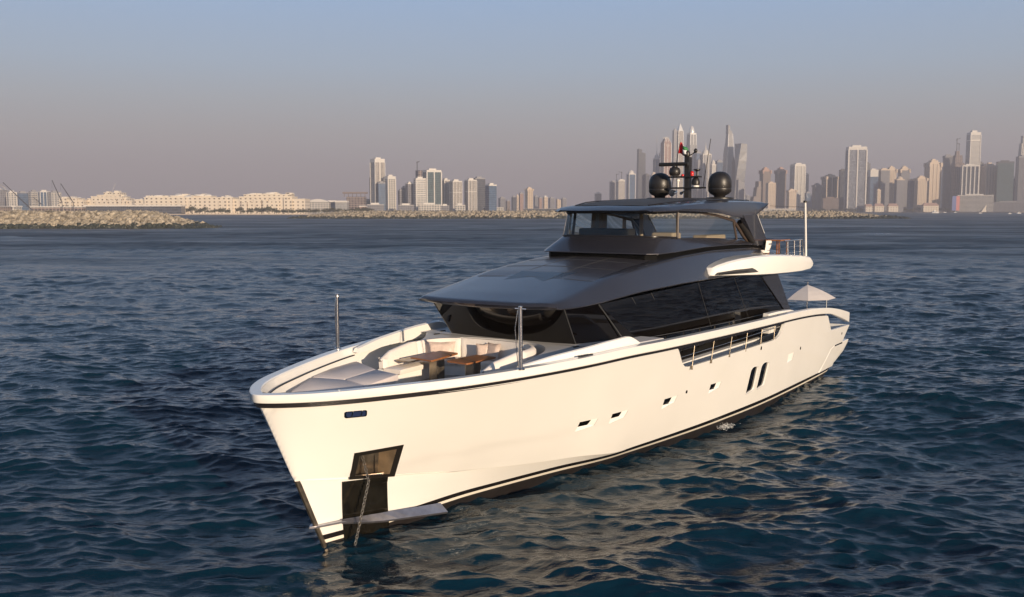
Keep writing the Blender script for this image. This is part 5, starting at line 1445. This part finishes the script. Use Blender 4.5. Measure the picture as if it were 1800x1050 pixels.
# podium blocks under the left cluster
for i, (x0, x1, y, lab) in enumerate(((700, 728, 361, 'low podium block at the foot of the small grey towers'), (735, 775, 360, 'broad pale podium with columns below the broad green glass tower'), (775, 790, 362, 'narrow dark podium below the ribbed white tower'), (800, 818, 361, 'little pale podium in the gap of the ribbed cream towers'), (645, 675, 360, 'low podium at the foot of the tallest white tower'))):
    tower('podium_block', x0, x1, y, 1820, 'white' if i % 2 else 'grey', 'white', lab, cat='building', rot=4, dr=.4, group='podiums of the left cluster')
# hoarding panels by the beach
for x0, x1, col, lab in ((1673, 1680, (.05, .09, .32), 'tall blue advertising panel on the beach'), (1680, 1686, (.55, .14, .12), 'tall red advertising panel beside the blue one')):
    p0, p1 = at(x0, 2740, 3), at(x1, 2740, 3); o = empty('advertising_panel', (p0 + p1) / 2); tag(o, lab, 'billboard', 'advertising panels on the beach')
    w = (p1 - p0).x / 2; m = MB(); m.box(-w, w, -1, 1, 2, zpx(345, 2740) - 3); m.build('panel_face', mat('panel_' + ('blue' if col[2] > .2 else 'red'), col, .5), o)
    for sx in (-1, 1): m = MB(); m.box(sx * w * .8 - .5, sx * w * .8 + .5, .9, 2.2, -2, 20); m.build('post', TRIM['grey'], o)
o = empty('beach_pavilion', at(1731, 2745, 1.2)); tag(o, 'cream wedge shaped pavilion before the low banded building', 'building')
m = MB(); m.loft([[(-14, y, 0), (10, y, 0), (10, y, 26), (2, y, 24)] for y in (-8, 8)]); m.build('pavilion_wall', TRIM['palace'], o)
for k in range(3): m = MB(); m.box(1 + k * 3 - 1, 1 + k * 3 + .6, -8.3, -7.9, 6, 14 + k * 2); m.build('window', FM['dark'], o)
# beach villas
for x0, x1, y, lab in ((1520, 1532, 359, 'small pink beach villa under the short blue tower, leftmost of three'), (1536, 1552, 358, 'red roofed beach villa between the other two near the speckled slab'), (1560, 1577, 358, 'red roofed beach villa nearest the round-headed tower'), (1621, 1648, 357, 'long low red roofed beach villa before the tall beige tower')):
    D = 2760; c = at((x0 + x1) / 2, D, 1.2); w = (x1 - x0) / FPX * D / 2; H = zpx(y, D) - 1.2
    o = empty('beach_villa', c); tag(o, lab, 'villa', 'villas along the right-hand beach')
    m = MB(); m.box(-w, w, -7, 7, 0, H * .7); m.build('wall', FM['palace'], o)
    m = MB(); m.loft([[(-w * 1.05, -8, H * .69), (w * 1.05, -8, H * .69), (w * 1.05, 8, H * .69), (-w * 1.05, 8, H * .69)], [(-w * .8, -.5, H), (w * .8, -.5, H), (w * .8, .5, H), (-w * .8, .5, H)]]); m.build('roof', TRIM['pink'], o)

# ------------------------------------------------------------------ palace hotels and shore buildings on the left
def palace(name, x0, x1, D, blocks, label, domes=(), rot=0):
    # blocks: (x0, x1, ytop) ; domes: (x, ytop, r)
    o = empty(name, at((x0 + x1) / 2, D, 1.2)); tag(o, label, 'hotel'); c = o.location
    for a, b, y in blocks:
        p0, p1 = at(a, D).x - c.x, at(b, D).x - c.x; H = zpx(y, D) - 1.2; dep = 14 + (p1 - p0) * .12
        off = (hash((a, b)) % 7) * .8
        m = MB(); m.box(p0, p1, -dep / 2 - off, dep / 2 + 10, 0, H); m.build('palace_wing', FM['palace'], o)
        m = MB(); m.box(p0 - .6, p1 + .6, -dep / 2 - off - .7, dep / 2 + 10.6, H - .05, H + 1.1); m.build('cornice', TRIM['palace'], o)
    rg = random.Random(int(x0 * 7))
    for a, b, y in blocks[1:]:
        for k in range(max(1, int((b - a) / 14))):
            x = rg.uniform(a + 1, b - 1); p = at(x, D).x - c.x; H = zpx(y, D) - 1.2; w_ = rg.uniform(2, 5); h_ = rg.uniform(1.2, 3.4)
            m = MB(); m.box(p - w_, p + w_, -6, 6, H + .9, H + 1.0 + h_); m.build('roof_turret', TRIM['palace'], o)
            m = MB(); m.box(p - w_ * 1.3, p + w_ * 1.3, -11 - rg.uniform(6, 9), -8, 0, H * rg.uniform(.55, .9)); m.build('palace_wing', FM['palace'], o)
    for x, y, r in domes:
        px_ = at(x, D).x - c.x; zt = zpx(y, D) - 1.2; base = [bb for bb in blocks if bb[0] <= x <= bb[1]]; hb = max([zpx(bb[2], D) - 1.2 for bb in base] or [zt - r])
        m = MB(); m.lathe((px_, -4, hb + .5), [(0, 0), (r, 0), (r, r * .25), (r * .92, (zt - hb) * .45), (r * .6, (zt - hb) * .75), (r * .15, (zt - hb) * .9), (.1, zt - hb)], 16); m.build('dome', TRIM['white'], o, smooth=40)
    return o
palace('palace_hotel', 110, 152, 1620, [(110, 152, 352), (113, 124, 349.5), (130, 142, 349.5)], 'low cream hotel with small domes right of the twin crane booms', [(118, 347.5, 4), (133, 346.5, 4.5), (142, 347, 4)])
palace('palace_hotel', 150, 238, 1640, [(150, 238, 354), (160, 228, 350), (168, 222, 346.5), (178, 216, 344), (187, 196, 340), (207, 216, 340), (196, 207, 343)], 'stepped cream palace with two square towers behind the long flat pavilion', [(164, 348.5, 3)])
palace('palace_hotel', 243, 415, 1500, [(243, 268, 352), (262, 415, 348.5), (268, 300, 346.5), (305, 330, 345.5), (345, 375, 345.5), (335, 345, 347)], 'long cream palace hotel with white domes behind the row of trees', [(281, 344.5, 8), (303, 345, 5), (317, 340.5, 7), (334, 343.5, 8), (353, 343, 9), (368, 341, 6), (404, 345.5, 7), (252, 349, 4), (264, 348.5, 4)])
palace('palace_hotel', 415, 540, 1500, [(415, 540, 351), (426, 518, 347), (434, 512, 343.5), (468, 486, 342), (505, 514, 342.5)], 'raised right-hand palace with arches and a shallow middle dome', [(443, 340.5, 7), (477, 339.5, 9), (430, 344.5, 4), (500, 342, 4), (510, 342.5, 3), (536, 350, 3)])
# other shore buildings
def shore(name, x0, x1, y, D, fac, trim, label, dep=18, curve=False):
    c = at((x0 + x1) / 2, D, 1.2); w = (x1 - x0) / FPX * D / 2; H = zpx(y, D) - 1.2
    o = empty(name, c); tag(o, label, 'building')
    m = MB(); m.box(-w, w, -dep / 2, dep / 2, 0, H * .86); m.build('wall', FM[fac], o)
    m = MB()
    if curve: m.loft([[(x, yy, H * .86 + H * .22 * (1 - (x / w) ** 2)) for x in np.linspace(-w * 1.05, w * 1.05, 9)] + [(x, yy, H * .85) for x in np.linspace(w * 1.05, -w * 1.05, 9)] for yy in (-dep * .55, dep * .55)])
    else: m.box(-w * 1.02, w * 1.02, -dep * .6, dep * .6, H * .858, H)
    m.build('roof', TRIM[trim], o)
shore('beach_pavilion', 155, 322, 361, 1460, 'dark', 'white', 'long flat roofed dark glass pavilion on the left shore')
shore('shore_building', 542, 580, 352, 1700, 'white', 'white', 'white building with a curved roof right of the domed palaces', curve=True)
shore('shore_building', 579, 592, 352.5, 1720, 'blue', 'white', 'small blue glass building right of the curved roof')
shore('shore_building', 591, 612, 353, 1700, 'silver', 'white', 'pale glass building with a leaning white edge left of the bare frame')
shore('shore_building', 641, 653, 350, 1950, 'teal', 'grey', 'low teal glass building left of the tallest white tower')
shore('shore_building', 633, 644, 362, 1600, 'pink', 'white', 'tiny red and white shed below the bare frame building')
shore('shore_building', 27, 34, 362, 1430, 'white', 'white', 'small white kiosk behind the near breakwater')
shore('shore_building', 0, 27, 362.5, 1440, 'brown', 'grey', 'low dim shed behind the near breakwater at the left edge')
shore('shore_building', 60, 150, 363, 1450, 'frame', 'white', 'long low colonnade under the twin crane booms')
shore('shore_building', 850, 885, 365, 1900, 'white', 'white', 'long low pale sheds right of the left tower cluster')
shore('shore_building', 920, 985, 367, 1850, 'dark', 'grey', 'long low dark sheds below the lone pink tower')
shore('shore_building', 1340, 1395, 367, 2700, 'white', 'white', 'low white beach club under the short cream towers')
o = empty('frame_building', at(625, 1750, 1.2)); tag(o, 'bare grey concrete frame with an overhanging top deck under construction', 'building')
w = 18 / FPX * 1750; H = zpx(338, 1750) - 1.2
m = MB(); m.box(-w * .78, w, -9, 9, 0, H * .78); m.build('lower_floors', FM['frame'], o)
m = MB(); m.box(-w * 1.15, w * 1.15, -10, 10, H * .93, H); m.build('top_deck', TRIM['brown'], o)
for k in range(6): m = MB(); x = -w * 1.0 + k * w * .4; m.box(x - .5, x + .5, -8, -7, H * .77, H * .94); m.build('column', TRIM['brown'], o)

# ------------------------------------------------------------------ cranes
M['crane'] = mat('crane_dark', (.05, .05, .06), .6); M['cranew'] = mat('crane_pale', (.5, .48, .46), .6); M['craneo'] = mat('crane_orange', (.55, .17, .05), .6)
def boom(name, pa, pb, D, r, mt, label, cab=True):
    a = at(pa[0], D, 0); a.z = zpx(pa[1], D); b = at(pb[0], D, 0); b.z = zpx(pb[1], D)
    foot = a if a.z < b.z else b; tip = b if a.z < b.z else a
    o = empty(name, (foot.x, foot.y, 1.2)); tag(o, label, 'crane', 'cranes on the left shore')
    q = Vector((foot.x, foot.y, 1.2)); f = foot - q; t = tip - q
    m = MB(); up = Vector((0, 0, r)); sd = Vector((r, 0, 0)) * .5
    for k in (-1, 1): m.tube([f + sd * k, t + sd * k * .4], r * .28, 5)
    m.tube([f + up, t], r * .28, 5)
    n = 14
    for i in range(n):
        A_ = f.lerp(t, i / n); B_ = f.lerp(t, (i + 1) / n); m.tube([A_ + sd, B_ - sd * .6], r * .16, 4)
    m.build('lattice_boom', mt, o)
    if cab:
        m = MB(); m.box(-1.6, 1.6, -1.6, 1.6, 0, 3.2); m.build('crane_cab', M['craneo'], o)
        m = MB(); m.tube([(0, 0, 3), f], .5, 5); m.build('crane_stand', M['crane'], o)
    m = MB(); m.tube([t, (t.x - .6, t.y, t.z - (t.z - f.z) * .35)], r * .1, 4); m.build('hoist_line', mt, o)
boom('mobile_crane', (58, 371), (8, 321), 1420, 1.3, M['crane'], 'long dark crane boom leaning left, at the left end of the shore')
boom('mobile_crane', (110, 356), (94, 317), 1425, 1.2, M['crane'], 'left one of two dark crane booms leaning left together')
boom('mobile_crane', (130, 357), (109, 323), 1425, 1.2, M['crane'], 'right one of two dark crane booms leaning left together')
boom('mobile_crane', (74, 360), (59, 346), 1430, 1.0, M['crane'], 'short dark crane boom before the blue glass block', cab=False)
boom('mobile_crane', (12, 332), (2, 324), 1880, 1.4, M['cranew'], 'short pale crane jib above the roof at the left edge', cab=False)
boom('tower_crane', (198, 338), (205, 323), 1640, .7, M['cranew'], 'thin pale crane leaning right above the stepped palace', cab=False)
def tcrane(x, y0, y1, jib, D, label):
    c = at(x, D); z0, z1 = zpx(y0, D), zpx(y1, D); o = empty('tower_crane', (c.x, c.y, z0)); tag(o, label, 'crane', 'tower cranes on the skyline')
    h = z1 - z0; m = MB(); m.box(-.8, .8, -.8, .8, 0, h); m.build('crane_mast', M['crane'], o)
    m = MB(); m.tube([(-jib * .3, 0, h * .85), (0, 0, h * .9), (jib, 0, h * 1.0)], .8, 5); m.build('crane_jib', M['crane'], o)
tcrane(734, 302, 284, 5, 1980, 'thin tower crane standing on the bare concrete tower')
tcrane(1677, 268, 243, 10, 2830, 'tower crane above the ragged tower being built')
tcrane(1681, 266, 252, -8, 2835, 'second smaller crane above the ragged tower being built')
tcrane(1083, 318, 306, 8, 2800, 'left little crane on the white curved roof')
tcrane(1092, 317, 302, -9, 2800, 'right little crane on the white curved roof')

# ------------------------------------------------------------------ small boats
def small_boat(x, D, L, label, kind=0):
    c = at(x, D, 0); o = empty('motorboat', c, R(8)); tag(o, label, 'boat', 'small boats off the right-hand beach')
    m = MB(); rings = []
    for t, w, zt in ((0, .16, .16), (.3, .18, .16), (.7, .15, .18), (.92, .06, .21), (1, .005, .23)):
        rings.append([((t - .5) * L, s_ * w * L * k, z) for s_, k, z in ((-1, 1, zt * L * .8), (-1, .7, -.3), (1, .7, -.3), (1, 1, zt * L * .8))])
    m.loft(rings); m.build('boat_hull', M['gel'], o, smooth=30)
    m = MB(); m.loft([[(x0 * L, -.12 * L, z), (x1 * L, -.12 * L, z), (x1 * L, .12 * L, z), (x0 * L, .12 * L, z)] for x0, x1, z in ((-.3, .25, .12 * L), (-.26, .10, .26 * L))]); m.build('cabin', M['gel'], o)
    m = MB(); m.box(-.24 * L, .13 * L, -.123 * L, .123 * L, .17 * L, .21 * L); m.build('cabin_window', M['dglass'], o)
    if kind: m = MB(); m.loft([[(-.22 * L, -.10 * L, z), (.02 * L, -.10 * L, z), (.02 * L, .10 * L, z), (-.22 * L, .10 * L, z)] for z in (.26 * L, .34 * L)]); m.build('flying_bridge', M['gel'], o)
small_boat(1644, 2050, 17, 'largest of the far white motorboats, below the grey shaded tower', 1)
small_boat(1661, 2350, 8, 'tiny white motorboat right of the largest one')
small_boat(1679, 2350, 8, 'tiny white motorboat before the advertising panels')
small_boat(1723, 1900, 7, 'tiny white motorboat running before the low banded building')
small_boat(1775, 1700, 7, 'low white boat left of the one at the right edge')
small_boat(1791, 1850, 9, 'white motorboat nearest the right edge of the photo', 1)

# ------------------------------------------------------------------ trees on the shores
M['leaf'] = mat('dusty_foliage', (.085, .085, .04), .85, var=.4, vscale=.6)
M['bark'] = mat('bark', (.10, .075, .05), .9)
def tree_mesh(seed, r, h, palm=False):
    rng = random.Random(seed); m = MB()
    for _ in range(420):
        th_, ph = rng.uniform(0, 6.28), math.acos(rng.uniform(-.5, 1)); rad = r * (.45 + .6 * rng.random() ** .5) * (.8 + .3 * math.sin(3 * th_ + seed))
        c = Vector((rad * math.sin(ph) * math.cos(th_), rad * math.sin(ph) * math.sin(th_), h - r * .75 + rad * math.cos(ph) * .8))
        s_ = rng.uniform(.35, .75); n1 = Vector((rng.gauss(0, 1), rng.gauss(0, 1), rng.gauss(0, 1))).normalized(); n2 = n1.orthogonal().normalized()
        m.add([tuple(c + n1 * s_), tuple(c + n2 * s_ * .6), tuple(c - n1 * s_), tuple(c - n2 * s_ * .6)], [(0, 1, 2, 3)])
    return m
protos = []
for i in range(5):
    rr_ = 3.6 + i * .35; hh = 7.0 + (i % 3) * 1.2
    o = empty('shore_tree', (0, 0, 0)); tree_mesh(i, rr_, hh).build('crown', M['leaf'], o, recalc=False)
    m = MB(); m.tube([(0, 0, -1), (.1, 0, 2.5), (-.2, .1, hh - rr_)], [.4, .3, .2], 6); m.tube([(0, 0, 2.5), (1.2, .4, hh - rr_ * .5)], [.2, .1], 5); m.build('trunk', M['bark'], o)
    protos.append(o)
def copy_tree(o):
    c = o.copy(); COL.objects.link(c)
    for ch in o.children: d = ch.copy(); COL.objects.link(d); d.parent = c
    return c
rng = random.Random(5); k = 0
spots = [(x + rng.uniform(-2, 2), 1400 + rng.uniform(0, 25), rng.uniform(.75, 1.25)) for x in np.arange(330, 655, 5.2)]
spots = [s_ for s_ in spots if not (404 < s_[0] < 416 or 560 < s_[0] < 566)]
spots += [(x + rng.uniform(-3, 3), 2775 + rng.uniform(0, 25), rng.uniform(1.1, 1.7)) for x in np.arange(1574, 1668, 6)] + [(x + rng.uniform(-2, 2), 2775, rng.uniform(1.0, 1.5)) for x in np.arange(1424, 1520, 8)]
for x, D, s_ in spots:
    o = protos[k] if k < 5 else copy_tree(protos[rng.randrange(5)])
    o.location = at(x, D, 1.2); o.rotation_euler = (0, 0, rng.uniform(0, 6.28)); o.scale = (s_, s_, s_)
    right = x > 1000
    tag(o, 'dusty green tree in the line along the right-hand beach' if right else 'dusty green tree in the row before the cream palace hotels', 'tree', 'trees along the right-hand beach' if right else 'trees along the left shore')
    k += 1

# ------------------------------------------------------------------ evening haze
m = MB(); m.box(-5000, 5000, -400, 6500, -4, 460)
hz = m.build('haze', None if False else M['white'])
hm = bpy.data.materials.new('haze_air'); hm.use_nodes = True
n = hm.node_tree.nodes; l = hm.node_tree.links
for x in list(n):
    if x.type == 'BSDF_PRINCIPLED': n.remove(x)
pv = n.new('ShaderNodeVolumePrincipled'); pv.inputs['Color'].default_value = (.78, .755, .83, 1); pv.inputs['Density'].default_value = .00021; pv.inputs['Anisotropy'].default_value = 0.0
l.new(pv.outputs[0], [x for x in n if x.type == 'OUTPUT_MATERIAL'][0].inputs['Volume'])
hz.data.materials.clear(); hz.data.materials.append(hm)
tag(hz, kind='stuff')
hz["label"] = 'thin mauve evening haze over the whole sea'; hz["category"] = 'haze'
